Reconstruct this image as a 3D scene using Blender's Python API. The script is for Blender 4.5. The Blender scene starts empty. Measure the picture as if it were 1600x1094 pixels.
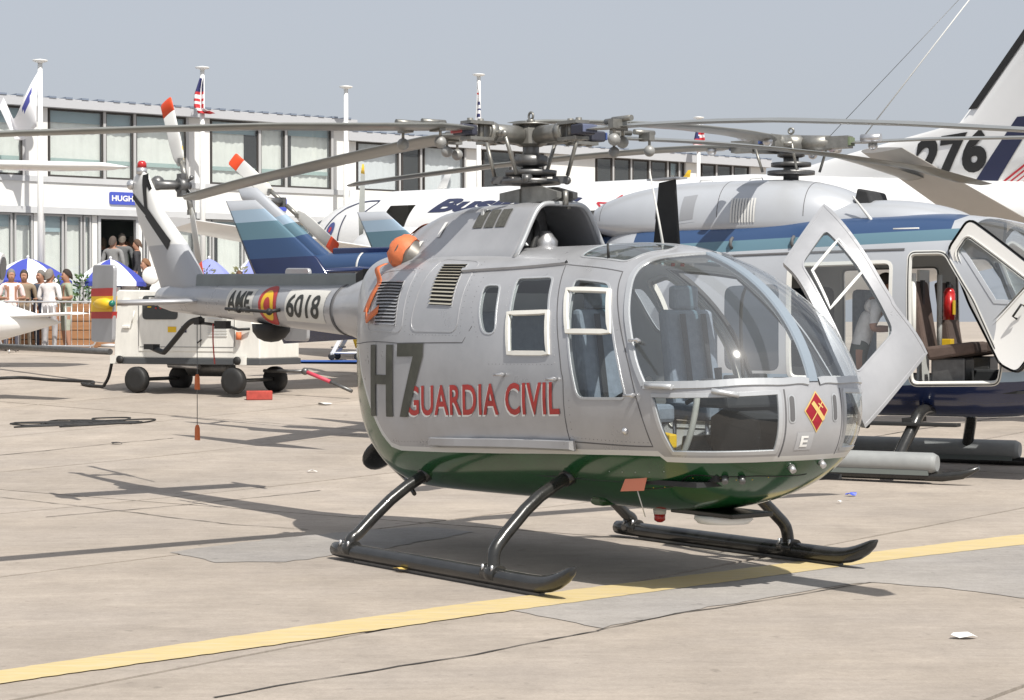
import bpy, bmesh, math, random
import numpy as np
from mathutils import Vector, Matrix
from mathutils.geometry import delaunay_2d_cdt
R = math.radians
PI = math.pi
random.seed(7)
scene = bpy.context.scene
COL = scene.collection

# ------------------------------------------------------------ camera, sky, sun, exposure
cam_d = bpy.data.cameras.new('camera'); cam = bpy.data.objects.new('camera', cam_d); COL.objects.link(cam)
cam.location = (0, 0, 1.648); cam.rotation_euler = (R(90) - math.atan(46.1 / 3159.26), 0, 0)
cam_d.sensor_width = 36.0; cam_d.lens = 36.0 * 3159.26 / 1600; cam_d.clip_start = 0.1; cam_d.clip_end = 3000
scene.camera = cam

SUN_DIR = Vector((0.344, -0.677, 1.0)).normalized()
sun_el = math.asin(SUN_DIR.z); sun_az = math.atan2(SUN_DIR.x, SUN_DIR.y)
world = bpy.data.worlds.new('World'); scene.world = world; world.use_nodes = True
wn = world.node_tree.nodes; wl = world.node_tree.links
bg = wn['Background']; bg.inputs['Strength'].default_value = 0.115
sky = wn.new('ShaderNodeTexSky'); sky.sky_type = 'NISHITA'; sky.sun_disc = False
sky.sun_elevation = sun_el; sky.sun_rotation = sun_az
sky.air_density = 1.0; sky.dust_density = 4.0; sky.ozone_density = 1.0; sky.altitude = 50
hsv = wn.new('ShaderNodeHueSaturation'); hsv.inputs['Saturation'].default_value = 0.62
mixs = wn.new('ShaderNodeMix'); mixs.data_type = 'RGBA'; mixs.inputs[0].default_value = 0.68
mixs.inputs[7].default_value = (4.75, 5.05, 5.6, 1)          # even haze over the whole sky
wl.new(sky.outputs[0], hsv.inputs['Color']); wl.new(hsv.outputs[0], mixs.inputs[6]); wl.new(mixs.outputs[2], bg.inputs['Color'])
sun_d = bpy.data.lights.new('sun', 'SUN'); sun_d.energy = 5.0; sun_d.angle = R(0.53); sun_d.color = (1.0, 0.955, 0.88)
sun = bpy.data.objects.new('sun', sun_d); COL.objects.link(sun)
sun.rotation_euler = SUN_DIR.to_track_quat('Z', 'Y').to_euler(); sun.location = (10, -20, 30)
scene.view_settings.view_transform = 'Standard'; scene.view_settings.look = 'None'
scene.view_settings.gamma = 1.0; scene.view_settings.use_curve_mapping = False
scene.view_settings.exposure = 0.1
scene.render.engine = 'CYCLES'
scene.cycles.max_bounces = 8; scene.cycles.transparent_max_bounces = 24

# ------------------------------------------------------------ materials
MATS = {}
def mat(name, col, rough=0.5, metal=0.0, noise=0.0, nscale=6.0, bump=0.0, bscale=40.0, coat=0.0, spec=None, emis=None, rvar=0.0, streak=None):
    if name in MATS: return MATS[name]
    m = bpy.data.materials.new(name); m.use_nodes = True; nt = m.node_tree; b = nt.nodes['Principled BSDF']
    b.inputs['Base Color'].default_value = (*col, 1); b.inputs['Roughness'].default_value = rough; b.inputs['Metallic'].default_value = metal
    if coat: b.inputs['Coat Weight'].default_value = coat; b.inputs['Coat Roughness'].default_value = 0.08
    if spec is not None: b.inputs['Specular IOR Level'].default_value = spec
    if noise or bump or rvar:
        tc = nt.nodes.new('ShaderNodeTexCoord'); n = nt.nodes.new('ShaderNodeTexNoise'); n.inputs['Scale'].default_value = nscale
        n.inputs['Detail'].default_value = 6; n.inputs['Roughness'].default_value = 0.6
        if streak:
            mp = nt.nodes.new('ShaderNodeMapping'); mp.inputs['Scale'].default_value = streak
            nt.links.new(tc.outputs['Object'], mp.inputs[0]); nt.links.new(mp.outputs[0], n.inputs['Vector'])
        else: nt.links.new(tc.outputs['Object'], n.inputs['Vector'])
        if noise:
            r = nt.nodes.new('ShaderNodeMapRange'); r.inputs['From Min'].default_value = 0.3; r.inputs['From Max'].default_value = 0.7
            r.inputs['To Min'].default_value = 1 - noise; r.inputs['To Max'].default_value = 1 + noise
            nt.links.new(n.outputs['Fac'], r.inputs['Value'])
            mx = nt.nodes.new('ShaderNodeVectorMath'); mx.operation = 'SCALE'; mx.inputs[0].default_value = col
            nt.links.new(r.outputs[0], mx.inputs['Scale']); nt.links.new(mx.outputs[0], b.inputs['Base Color'])
        if rvar:
            r2 = nt.nodes.new('ShaderNodeMapRange'); r2.inputs['From Min'].default_value = 0.3; r2.inputs['From Max'].default_value = 0.7
            r2.inputs['To Min'].default_value = rough - rvar; r2.inputs['To Max'].default_value = rough + rvar
            nt.links.new(n.outputs['Fac'], r2.inputs['Value']); nt.links.new(r2.outputs[0], b.inputs['Roughness'])
        if bump:
            n2 = nt.nodes.new('ShaderNodeTexNoise'); n2.inputs['Scale'].default_value = bscale; n2.inputs['Detail'].default_value = 4
            nt.links.new(tc.outputs['Object'], n2.inputs['Vector'])
            bp = nt.nodes.new('ShaderNodeBump'); bp.inputs['Strength'].default_value = bump; bp.inputs['Distance'].default_value = 0.01
            nt.links.new(n2.outputs['Fac'], bp.inputs['Height']); nt.links.new(bp.outputs[0], b.inputs['Normal'])
    if emis: b.inputs['Emission Color'].default_value = (*emis[0], 1); b.inputs['Emission Strength'].default_value = emis[1]
    MATS[name] = m; return m
def glass(name, tint=(0.9, 0.95, 0.97), ior=1.5, dark=0.0, rough=0.03):
    if name in MATS: return MATS[name]
    m = bpy.data.materials.new(name); m.use_nodes = True; nt = m.node_tree; nt.nodes.remove(nt.nodes['Principled BSDF'])
    out = nt.nodes['Material Output']; t = nt.nodes.new('ShaderNodeBsdfTransparent'); t.inputs[0].default_value = (*tint, 1)
    g = nt.nodes.new('ShaderNodeBsdfGlossy'); g.inputs['Roughness'].default_value = rough; g.inputs[0].default_value = (1, 1, 1, 1)
    fr = nt.nodes.new('ShaderNodeFresnel'); gm = nt.nodes.new('ShaderNodeNewGeometry'); mr = nt.nodes.new('ShaderNodeMapRange')
    mr.inputs[3].default_value = ior; mr.inputs[4].default_value = 1 / ior; nt.links.new(gm.outputs['Backfacing'], mr.inputs[0]); nt.links.new(mr.outputs[0], fr.inputs[0])     # thin sheet: same reflectance from both sides
    d = nt.nodes.new('ShaderNodeBsdfDiffuse'); d.inputs[0].default_value = (0.6, 0.62, 0.63, 1)
    m0 = nt.nodes.new('ShaderNodeMixShader'); m0.inputs[0].default_value = dark       # dust, plus painted haze standing in for sky reflection on canopy and roof glazing
    mx = nt.nodes.new('ShaderNodeMixShader'); L = nt.links
    L.new(t.outputs[0], m0.inputs[1]); L.new(d.outputs[0], m0.inputs[2])
    L.new(fr.outputs[0], mx.inputs[0]); L.new(m0.outputs[0], mx.inputs[1]); L.new(g.outputs[0], mx.inputs[2]); L.new(mx.outputs[0], out.inputs[0])
    MATS[name] = m; return m

# ------------------------------------------------------------ objects
def mesh_of(verts, faces, smooth=False, normals=None):
    me = bpy.data.meshes.new('m'); me.from_pydata([tuple(map(float, v)) for v in verts], [], [tuple(map(int, q)) for q in faces])
    if smooth or normals is not None: me.polygons.foreach_set('use_smooth', [True] * len(me.polygons))
    me.update()
    if normals is not None: me.normals_split_custom_set_from_vertices([tuple(map(float, n)) for n in normals])
    return me
def obj(name, me, m=None, parent=None, loc=None, rot=None):
    o = bpy.data.objects.new(name, me); COL.objects.link(o); me.name = name
    if m is not None:
        for q in (m if isinstance(m, (list, tuple)) else [m]): me.materials.append(q)
    if parent is not None: o.parent = parent
    if loc is not None: o.location = loc
    if rot is not None: o.rotation_euler = rot
    return o
def tag(o, label, cat, group=None):
    o['label'] = label; o['category'] = cat
    if group: o['group'] = group
    return o
def thing(name, label, cat, loc=(0, 0, 0), rz=0.0, group=None):
    o = bpy.data.objects.new(name, None); COL.objects.link(o); o.location = loc; o.rotation_euler = (0, 0, rz); o.empty_display_size = 0.2
    return tag(o, label, cat, group)
def struct(o): o['kind'] = 'structure'; return o
def copy_tree(o, parent=None):
    c = o.copy(); COL.objects.link(c)
    if parent is not None: c.parent = parent
    for ch in o.children: copy_tree(ch, c)
    return c

class MB:                                             # collects shapes into one mesh
    def __init__(s): s.v = []; s.f = []; s.mi = []; s.sm = []
    def add(s, v, f, mi=0, smooth=False):
        k = len(s.v); s.v += [tuple(map(float, q)) for q in v]; s.f += [tuple(int(i) + k for i in q) for q in f]
        s.mi += [mi] * len(f); s.sm += [smooth] * len(f); return s
    def box(s, c, d, rz=0.0, mi=0, M=None):
        x, y, z = d[0] / 2, d[1] / 2, d[2] / 2
        v = [(a, b, e) for a in (-x, x) for b in (-y, y) for e in (-z, z)]
        ca, sa = math.cos(rz), math.sin(rz); v = [(c[0] + ca * a - sa * b, c[1] + sa * a + ca * b, c[2] + e) for a, b, e in v]
        if M is not None: v = [tuple(M @ Vector(q)) for q in v]
        return s.add(v, [(0, 1, 3, 2), (4, 6, 7, 5), (0, 4, 5, 1), (2, 3, 7, 6), (0, 2, 6, 4), (1, 5, 7, 3)], mi)
    def prism(s, poly, h0, h1, axis='z', mi=0, smooth=False):     # poly in 2D, extruded along axis
        n = len(poly)
        def P(a, b, h): return {'z': (a, b, h), 'y': (a, h, b), 'x': (h, a, b)}[axis]
        v = [P(a, b, h0) for a, b in poly] + [P(a, b, h1) for a, b in poly]
        f = [tuple(range(n))[::-1], tuple(range(n, 2 * n))] + [(i, (i + 1) % n, n + (i + 1) % n, n + i) for i in range(n)]
        return s.add(v, f, mi, smooth)
    def tube(s, pts, r, n=8, mi=0, cap=True, closed=False, flat=1.0):
        P = [Vector(p) for p in pts]; k = len(P); rr = r if isinstance(r, (list, tuple)) else [r] * k
        v = []; up = None
        for i in range(k):
            a = P[(i - 1) % k] if (closed or i) else P[i]; b = P[(i + 1) % k] if (closed or i < k - 1) else P[i]
            t = (b - a).normalized() if (b - a).length > 1e-9 else Vector((0, 0, 1))
            if up is None:
                up = Vector((0, 0, 1)) if abs(t.z) < 0.9 else Vector((1, 0, 0))
            up = (up - t * up.dot(t)); up = up.normalized() if up.length > 1e-6 else t.orthogonal().normalized()
            sd = t.cross(up)
            for j in range(n):
                an = 2 * PI * j / n; v.append(P[i] + sd * (rr[i] * math.cos(an)) + up * (rr[i] * flat * math.sin(an)))
        f = []; m = k if closed else k - 1
        for i in range(m):
            for j in range(n):
                a = i * n + j; b = i * n + (j + 1) % n; c2 = ((i + 1) % k) * n + (j + 1) % n; d = ((i + 1) % k) * n + j
                f.append((a, b, c2, d))
        s.add(v, f, mi, True)
        if cap and not closed: s.add(v[:n], [tuple(range(n))[::-1]], mi); s.add(v[-n:], [tuple(range(n))], mi)
        return s
    def lathe(s, prof, c=(0, 0, 0), n=20, axis='z', mi=0, smooth=True, M=None):   # prof: (radius, height)
        v = []; k = len(prof)
        for r_, h in prof:
            for j in range(n):
                a = 2 * PI * j / n; x, y = r_ * math.cos(a), r_ * math.sin(a)
                p = {'z': (x, y, h), 'y': (x, h, y), 'x': (h, x, y)}[axis]
                q = Vector(p)
                if M is not None: q = M @ q
                v.append(q + Vector(c))
        f = [(i * n + j, i * n + (j + 1) % n, (i + 1) * n + (j + 1) % n, (i + 1) * n + j) for i in range(k - 1) for j in range(n)]
        s.add(v, f, mi, smooth)
        if prof[0][0] > 1e-5: s.add(v[:n], [tuple(range(n))[::-1]], mi)
        if prof[-1][0] > 1e-5: s.add(v[-n:], [tuple(range(n))], mi)
        return s
    def ball(s, c, r, n=12, mi=0, sc=(1, 1, 1)):
        v = []; f = []; m = max(6, n // 2 + 2)
        for i in range(m + 1):
            th = PI * i / m
            for j in range(n):
                a = 2 * PI * j / n; v.append((c[0] + r * sc[0] * math.sin(th) * math.cos(a), c[1] + r * sc[1] * math.sin(th) * math.sin(a), c[2] + r * sc[2] * math.cos(th)))
        for i in range(m):
            for j in range(n): f.append((i * n + j, (i + 1) * n + j, (i + 1) * n + (j + 1) % n, i * n + (j + 1) % n))
        return s.add(v, f, mi, True)
    def grid(s, fn, nu, nv, mi=0, smooth=True, closed_v=False):
        v = [fn(i / (nu - 1), j / (nv if closed_v else nv - 1)) for i in range(nu) for j in range(nv)]
        f = []
        for i in range(nu - 1):
            for j in range(nv if closed_v else nv - 1):
                f.append((i * nv + j, i * nv + (j + 1) % nv, (i + 1) * nv + (j + 1) % nv, (i + 1) * nv + j))
        return s.add(v, f, mi, smooth)
    def mesh(s, bevel=0.0):
        me = bpy.data.meshes.new('m'); me.from_pydata(s.v, [], s.f)
        me.polygons.foreach_set('material_index', s.mi); me.polygons.foreach_set('use_smooth', s.sm); me.update()
        bm = bmesh.new(); bm.from_mesh(me); bmesh.ops.remove_doubles(bm, verts=bm.verts, dist=1e-5)
        bmesh.ops.recalc_face_normals(bm, faces=bm.faces)
        if bevel:
            ed = [e for e in bm.edges if len(e.link_faces) == 2 and e.calc_face_angle(0) > R(40)]
            bmesh.ops.bevel(bm, geom=ed, offset=bevel, segments=2, affect='EDGES', profile=0.5, clamp_overlap=True)
        bm.to_mesh(me); bm.free(); return me
    def build(s, name, m, parent=None, bevel=0.0, loc=None, rot=None): return obj(name, s.mesh(bevel), m, parent, loc, rot)

def spline(pts, n=8, closed=False):                   # Catmull-Rom through 2D/3D points
    P = np.array(pts, float); k = len(P); out = []
    seg = k if closed else k - 1
    for i in range(seg):
        p0 = P[(i - 1) % k] if (closed or i > 0) else 2 * P[0] - P[1]; p1 = P[i]; p2 = P[(i + 1) % k]
        p3 = P[(i + 2) % k] if (closed or i + 2 < k) else 2 * P[-1] - P[-2]
        for j in range(n):
            t = j / n
            out.append(0.5 * ((2 * p1) + (-p0 + p2) * t + (2 * p0 - 5 * p1 + 4 * p2 - p3) * t * t + (-p0 + 3 * p1 - 3 * p2 + p3) * t ** 3))
    if not closed: out.append(P[-1])
    return np.array(out)
def dens(pts, step=0.04, closed=True):
    P = np.array(pts, float); out = []; k = len(P)
    for i in range(k if closed else k - 1):
        a, b = P[i], P[(i + 1) % k]; n = max(1, int(np.linalg.norm(b - a) / step))
        for j in range(n): out.append(a + (b - a) * j / n)
    if not closed: out.append(P[-1])
    return np.array(out)
def rounded(poly, r, n=4):                            # round the corners of a polygon (any dimension)
    P = [np.array(p, float) for p in poly]; k = len(P); out = []
    for i in range(k):
        a, b, c2 = P[i - 1], P[i], P[(i + 1) % k]; la, lc = np.linalg.norm(a - b), np.linalg.norm(c2 - b); q = min(r, la * 0.45, lc * 0.45)
        s, e = b + (a - b) / la * q, b + (c2 - b) / lc * q
        for j in range(n + 1):
            t = j / n; out.append((1 - t) ** 2 * s + 2 * t * (1 - t) * b + t * t * e)
    return np.array(out)
def inpoly(px, py, poly):
    ins = np.zeros(len(px), bool); n = len(poly); x0, y0 = poly[-1]
    for x1, y1 in poly:
        cnd = ((y1 > py) != (y0 > py))
        with np.errstate(divide='ignore', invalid='ignore'): xi = (x0 - x1) * (py - y1) / (y0 - y1) + x1
        ins ^= cnd & (px < xi); x0, y0 = x1, y1
    return ins

class Body:                                           # closed lofted body with superelliptic sections, long axis x
    def __init__(s, **d): s.d = d; s.mid = d.get('mid', 0.4)
    def prof(s, x):
        d = s.d; x = np.asarray(x, float)
        def sh(q, a): return np.sqrt(np.clip(1 - np.clip(q, 0, 1) ** a, 1e-9, 1))
        sn = x > s.mid; zp = np.where(sn, d['zn'], d['zr'])
        f = lambda k, a: sh((x - d[k]) / (d['xn'] - d[k]), d[a]); g = lambda k, a: sh((d[k] - x) / (d[k] - d['xr']), d[a])
        st = np.where(sn, f('xt', 'at'), g('xrt', 'art')); sb = np.where(sn, f('xb', 'ab'), g('xrb', 'arb')); sw = np.where(sn, f('xw', 'aw'), g('xrw', 'arw'))
        zt = zp + (d['ZT'] - zp) * st; zb = zp + (d['ZB'] - zp) * sb
        zm = zp + (d['zm'] - zp) * np.minimum(st, sb)
        k = np.clip((x + 1.2) / 2.4, 0, 1); k = k * k * (3 - 2 * k)
        nu = d['nu'] * k + d['nr'] * (1 - k); nl = d['nl'] * k + d['nr'] * (1 - k)
        return zt, zb, d['W'] * sw, zm, nu, nl
    def x_of(s, u): return np.where(u > 0, s.mid + (s.d['xn'] - s.mid) * np.sin(u), s.mid + (s.mid - s.d['xr']) * np.sin(u))
    def u_of(s, x):
        x = np.asarray(x, float)
        return np.where(x > s.mid, np.arcsin(np.clip((x - s.mid) / (s.d['xn'] - s.mid), -1, 1)), np.arcsin(np.clip((x - s.mid) / (s.mid - s.d['xr']), -1, 1)))
    def S(s, u, v):
        x = s.x_of(np.asarray(u, float)); zt, zb, w, zm, nu, nl = s.prof(x); c, si = np.cos(v), np.sin(v); n = np.where(si > 0, nu, nl)
        y = w * np.sign(c) * np.abs(c) ** (2 / n); z = zm + np.where(si > 0, zt - zm, zm - zb) * np.sign(si) * np.abs(si) ** (2 / n)
        return np.stack([x, y, z], -1)
    def F(s, P):
        x, y, z = P[..., 0], P[..., 1], P[..., 2]; x = np.clip(x, s.d['xr'] + 1e-4, s.d['xn'] - 1e-4)
        zt, zb, w, zm, nu, nl = s.prof(x); n = np.where(z > zm, nu, nl); h = np.where(z > zm, zt - zm, zm - zb)
        return np.abs(y / w) ** n + np.abs((z - zm) / h) ** n
    def N(s, P):
        P = np.asarray(P, float); e = 2e-3; g = np.stack([(s.F(P + np.eye(3)[i] * e) - s.F(P - np.eye(3)[i] * e)) for i in range(3)], -1)
        return g / np.maximum(np.linalg.norm(g, axis=-1, keepdims=True), 1e-9)
    def uv(s, P):                                     # parameters of the surface point nearest in section
        P = np.asarray(P, float); zt, zb, w, zm, nu, nl = s.prof(P[..., 0]); z = P[..., 2]; n = np.where(z > zm, nu, nl); h = np.where(z > zm, zt - zm, zm - zb)
        a = np.sign(P[..., 1]) * np.abs(P[..., 1] / w) ** (n / 2); b = np.sign(z - zm) * np.abs((z - zm) / h) ** (n / 2)
        v = np.arctan2(b, a); v = np.where(v < -PI / 2, v + 2 * PI, v)
        return np.stack([s.u_of(P[..., 0]), v], -1)
    def on(s, P): q = s.uv(P); return s.S(q[..., 0], q[..., 1])
    def side_y(s, x, z):                              # half width at x, z
        zt, zb, w, zm, nu, nl = s.prof(x); n = np.where(z > zm, nu, nl); h = np.where(z > zm, zt - zm, zm - zb)
        return w * np.clip(1 - np.abs((z - zm) / h) ** n, 0, 1) ** (1 / n)
    def split(s, loops, nu_=96, nv=112, eps=0.002):   # loops: (name, Nx3 points); later loops win
        us = np.linspace(-PI / 2 + eps, PI / 2 - eps, nu_); vs = np.linspace(-PI / 2, 1.5 * PI, nv)
        U, V = np.meshgrid(us, vs, indexing='ij'); pts = np.stack([U.ravel(), V.ravel()], 1)
        L2 = [(nm, np.asarray(P) if np.asarray(P).shape[1] == 2 else s.uv(np.asarray(P))) for nm, P in loops]
        allp = np.concatenate([q for _, q in L2]) if L2 else np.zeros((0, 2))
        keep = np.ones(len(pts), bool); border = (np.abs(V.ravel() - vs[0]) < 1e-6) | (np.abs(V.ravel() - vs[-1]) < 1e-6) | (np.abs(U.ravel() - us[0]) < 1e-6) | (np.abs(U.ravel() - us[-1]) < 1e-6)
        for i in range(0, len(allp), 400):
            dd = ((pts[:, None, :] - allp[None, i:i + 400, :]) ** 2).sum(2).min(1); keep &= dd > 0.012 ** 2
        pts = pts[keep | border]; verts = [Vector(p) for p in pts]; edges = []
        for nm, q in L2:
            k = len(verts); verts += [Vector(p) for p in q]; edges += [(k + i, k + (i + 1) % len(q)) for i in range(len(q))]
        ov, oe, of, *_ = delaunay_2d_cdt(verts, edges, [], 0, 1e-6)
        ov = np.array([tuple(p) for p in ov]); tri = np.array([q for q in of if len(q) == 3]); cen = ov[tri].mean(1)
        reg = np.zeros(len(tri), int)
        for i, (nm, q) in enumerate(L2): reg[inpoly(cen[:, 0], cen[:, 1], q)] = i + 1
        P3 = s.S(ov[:, 0], ov[:, 1]); N3 = s.N(P3); out = {}
        names = ['body'] + [nm for nm, _ in L2]
        for i, nm in enumerate(names):
            t = tri[reg == i]
            if not len(t): continue
            idx, inv = np.unique(t, return_inverse=True); f = inv.reshape(-1, 3); v = P3[idx]; n = N3[idx]
            fn = np.cross(v[f[:, 1]] - v[f[:, 0]], v[f[:, 2]] - v[f[:, 0]]); flip = (fn * n[f].mean(1)).sum(1) < 0
            f[flip] = f[flip][:, ::-1]; out.setdefault(nm, []).append((v, f, n))
        res = {}
        for nm, L_ in out.items():
            k = 0; vv, ff, nn = [], [], []
            for v, f, n in L_: vv.append(v); ff.append(f + k); nn.append(n); k += len(v)
            res[nm] = (np.concatenate(vv), np.concatenate(ff), np.concatenate(nn))
        return res
def surf_obj(name, reg, m, parent, off=0.0):
    v, f, n = reg; return obj(name, mesh_of(v + n * off, f, True, n), m, parent)
def liner(reg, d=0.02): v, f, n = reg; return v - n * d, f[:, ::-1], -n
def mirror(P): Q = np.array(P, float).copy(); Q[:, 1] *= -1; return Q

def text_geo(body, size=1.0, shear=0.0, offset=0.0, sx=1.0, spacing=1.0):        # flat lettering as 2D verts + faces, left-bottom at 0,0
    cu = bpy.data.curves.new('t', 'FONT'); cu.body = body; cu.size = size; cu.shear = shear; cu.offset = offset; cu.space_character = spacing; cu.resolution_u = 4
    o = bpy.data.objects.new('t', cu); COL.objects.link(o); dg = bpy.context.evaluated_depsgraph_get(); dg.update()
    me = bpy.data.meshes.new_from_object(o.evaluated_get(dg)); v = np.array([tuple(q.co)[:2] for q in me.vertices]); f = [tuple(p.vertices) for p in me.polygons]
    bpy.data.objects.remove(o); bpy.data.curves.remove(cu); bpy.data.meshes.remove(me)
    v[:, 0] = (v[:, 0] - v[:, 0].min()) * sx; v[:, 1] -= v[:, 1].min(); return v, f
def fit_text(body, w, h, **k):
    v, f = text_geo(body, **k); v = v.copy(); v[:, 0] *= w / v[:, 0].max(); v[:, 1] *= h / v[:, 1].max(); return v, f
def flat_poly_geo(polys): 
    v = []; f = []
    for p in polys: k = len(v); v += list(p); f.append(tuple(range(k, k + len(p))))
    return np.array(v, float), f
def lettering(name, geo, fn, m, parent, step=0.06, off=0.003):     # fn(a, b) arrays -> 3D points, 3D normals
    v, f = geo; bm = bmesh.new(); bv = [bm.verts.new((a, b, 0)) for a, b in v]; bm.verts.ensure_lookup_table()
    for q in f:
        try: bm.faces.new([bv[i] for i in q])
        except ValueError: pass
    bmesh.ops.triangulate(bm, faces=bm.faces)
    for _ in range(5):
        long = [e for e in bm.edges if e.calc_length() > step]
        if not long: break
        bmesh.ops.subdivide_edges(bm, edges=long, cuts=1); bmesh.ops.triangulate(bm, faces=bm.faces)
    A = np.array([(q.co.x, q.co.y) for q in bm.verts]); bm.verts.index_update(); F_ = [[q.index for q in fc.verts] for fc in bm.faces]; bm.free()
    P, N = fn(A[:, 0], A[:, 1]); 
    F_ = np.array(F_); fnrm = np.cross(P[F_[:, 1]] - P[F_[:, 0]], P[F_[:, 2]] - P[F_[:, 0]]); fl = (fnrm * N[F_].mean(1)).sum(1) < 0; F_[fl] = F_[fl][:, ::-1]
    return obj(name, mesh_of(P + N * off, F_, True, N), m, parent)

def airfoil(chord, t, n=8):                           # closed outline, leading edge at +0.5 chord
    xs = [0.5 * (1 - math.cos(PI * i / n)) for i in range(n + 1)]
    y = lambda q: 5 * t * (0.2969 * math.sqrt(q) - 0.126 * q - 0.3516 * q * q + 0.2843 * q ** 3 - 0.1015 * q ** 4)
    up = [((0.5 - q) * chord, y(q) * chord) for q in xs]; lo = [((0.5 - q) * chord, -y(q) * chord) for q in xs[1:-1]][::-1]
    return up + lo
def wing_mb(st, t=0.12, n=8):                         # st: list of (leading edge point, chord dir*length vector, thickness dir)
    mb = MB(); k = None; v = []
    for le, cv, td in st:
        le, cv, td = Vector(le), Vector(cv), Vector(td).normalized(); ch = cv.length; pr = airfoil(1.0, t, n); k = len(pr)
        for a, b in pr: v.append(le + cv * (0.5 - a) + td * (b * ch))
    f = [(i * k + j, i * k + (j + 1) % k, (i + 1) * k + (j + 1) % k, (i + 1) * k + j) for i in range(len(st) - 1) for j in range(k)]
    mb.add(v, f, 0, True); mb.add(v[:k], [tuple(range(k))[::-1]]); mb.add(v[-k:], [tuple(range(k))]); return mb
# ------------------------------------------------------------ ground
def gz(y):
    t = min(1.0, max(0.0, (y - 18.0) / 32.0)); return 1.1 * t * t * (3 - 2 * t)
def concrete(name, base):
    m = bpy.data.materials.new(name); m.use_nodes = True; nt = m.node_tree; b = nt.nodes['Principled BSDF']; L = nt.links
    geo = nt.nodes.new('ShaderNodeNewGeometry'); oi = nt.nodes.new('ShaderNodeObjectInfo')
    def nz(scale, det=8, rough=0.65, st=None):
        n = nt.nodes.new('ShaderNodeTexNoise'); n.inputs['Scale'].default_value = scale; n.inputs['Detail'].default_value = det; n.inputs['Roughness'].default_value = rough
        if st:
            mp = nt.nodes.new('ShaderNodeMapping'); mp.inputs['Rotation'].default_value = (0, 0, R(-53.5)); mp.inputs['Scale'].default_value = st
            L.new(geo.outputs['Position'], mp.inputs[0]); L.new(mp.outputs[0], n.inputs['Vector'])
        else: L.new(geo.outputs['Position'], n.inputs['Vector'])
        return n
    def rng(src, a, c, lo, hi):
        r = nt.nodes.new('ShaderNodeMapRange'); r.inputs[1].default_value = a; r.inputs[2].default_value = c; r.inputs[3].default_value = lo; r.inputs[4].default_value = hi
        L.new(src, r.inputs[0]); return r.outputs[0]
    def mul(a, c):
        k = nt.nodes.new('ShaderNodeMath'); k.operation = 'MULTIPLY'; L.new(a, k.inputs[0]); L.new(c, k.inputs[1]); return k.outputs[0]
    big = rng(nz(0.22, 5).outputs['Fac'], 0.35, 0.7, 0.86, 1.08); med = rng(nz(1.6, 8, 0.7).outputs['Fac'], 0.3, 0.72, 0.84, 1.1)
    fine = rng(nz(60, 8, 0.9).outputs['Fac'], 0.3, 0.7, 0.80, 1.16); drag = rng(nz(3.0, 6, 0.7, (0.5, 3.2, 1)).outputs['Fac'], 0.35, 0.7, 0.92, 1.06)
    spot = mul(rng(nz(9.0, 3, 0.5).outputs['Fac'], 0.66, 0.74, 1.0, 0.76), rng(nz(0.9, 4, 0.6).outputs['Fac'], 0.60, 0.76, 1.0, 0.80))
    per = rng(oi.outputs['Random'], 0, 1, 0.94, 1.05)
    grit = rng(nz(17, 6, 0.75).outputs['Fac'], 0.3, 0.7, 0.90, 1.08)
    f = mul(mul(mul(big, med), mul(mul(fine, grit), drag)), mul(per, spot))
    vm = nt.nodes.new('ShaderNodeVectorMath'); vm.operation = 'SCALE'; vm.inputs[0].default_value = base; L.new(f, vm.inputs['Scale'])
    hue = nt.nodes.new('ShaderNodeMix'); hue.data_type = 'RGBA'; hue.blend_type = 'MULTIPLY'
    L.new(rng(nz(0.5, 4).outputs['Fac'], 0.4, 0.65, 0.0, 0.5), hue.inputs[0]); L.new(vm.outputs[0], hue.inputs[6]); hue.inputs[7].default_value = (0.93, 0.95, 1.0, 1)
    L.new(hue.outputs[2], b.inputs['Base Color']); b.inputs['Roughness'].default_value = 0.88; b.inputs['Specular IOR Level'].default_value = 0.25
    bp = nt.nodes.new('ShaderNodeBump'); bp.inputs['Strength'].default_value = 0.35; bp.inputs['Distance'].default_value = 0.006
    L.new(nz(55, 5).outputs['Fac'], bp.inputs['Height']); L.new(bp.outputs[0], b.inputs['Normal'])
    return m
M_slab = concrete('apron concrete', (0.42, 0.365, 0.31)); M_patch = concrete('asphalt repair', (0.36, 0.335, 0.31))
M_joint = mat('joint filler', (0.055, 0.05, 0.045), 0.95, noise=0.3, nscale=3)
ys = [-60, 0] + list(np.arange(4, 56, 2.0)) + [80, 200, 900]
v = []; f = []
for i, y in enumerate(ys):
    w = 700 if y > 60 else 90
    v += [(-w, y, gz(y) - 0.022), (w, y, gz(y) - 0.022)]
    if i: f.append((2 * i - 2, 2 * i - 1, 2 * i + 1, 2 * i))
apron = struct(obj('apron', mesh_of(v, f), [M_joint, M_slab]))
for q in apron.data.polygons:
    if q.center.y > 56: q.material_index = 1
ca, sa = math.cos(R(53.5)), math.sin(R(53.5))
def ab(a, b): return (a * ca - b * sa, a * sa + b * ca)        # a along the joints, b across them
rs = random.Random(3)
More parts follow.
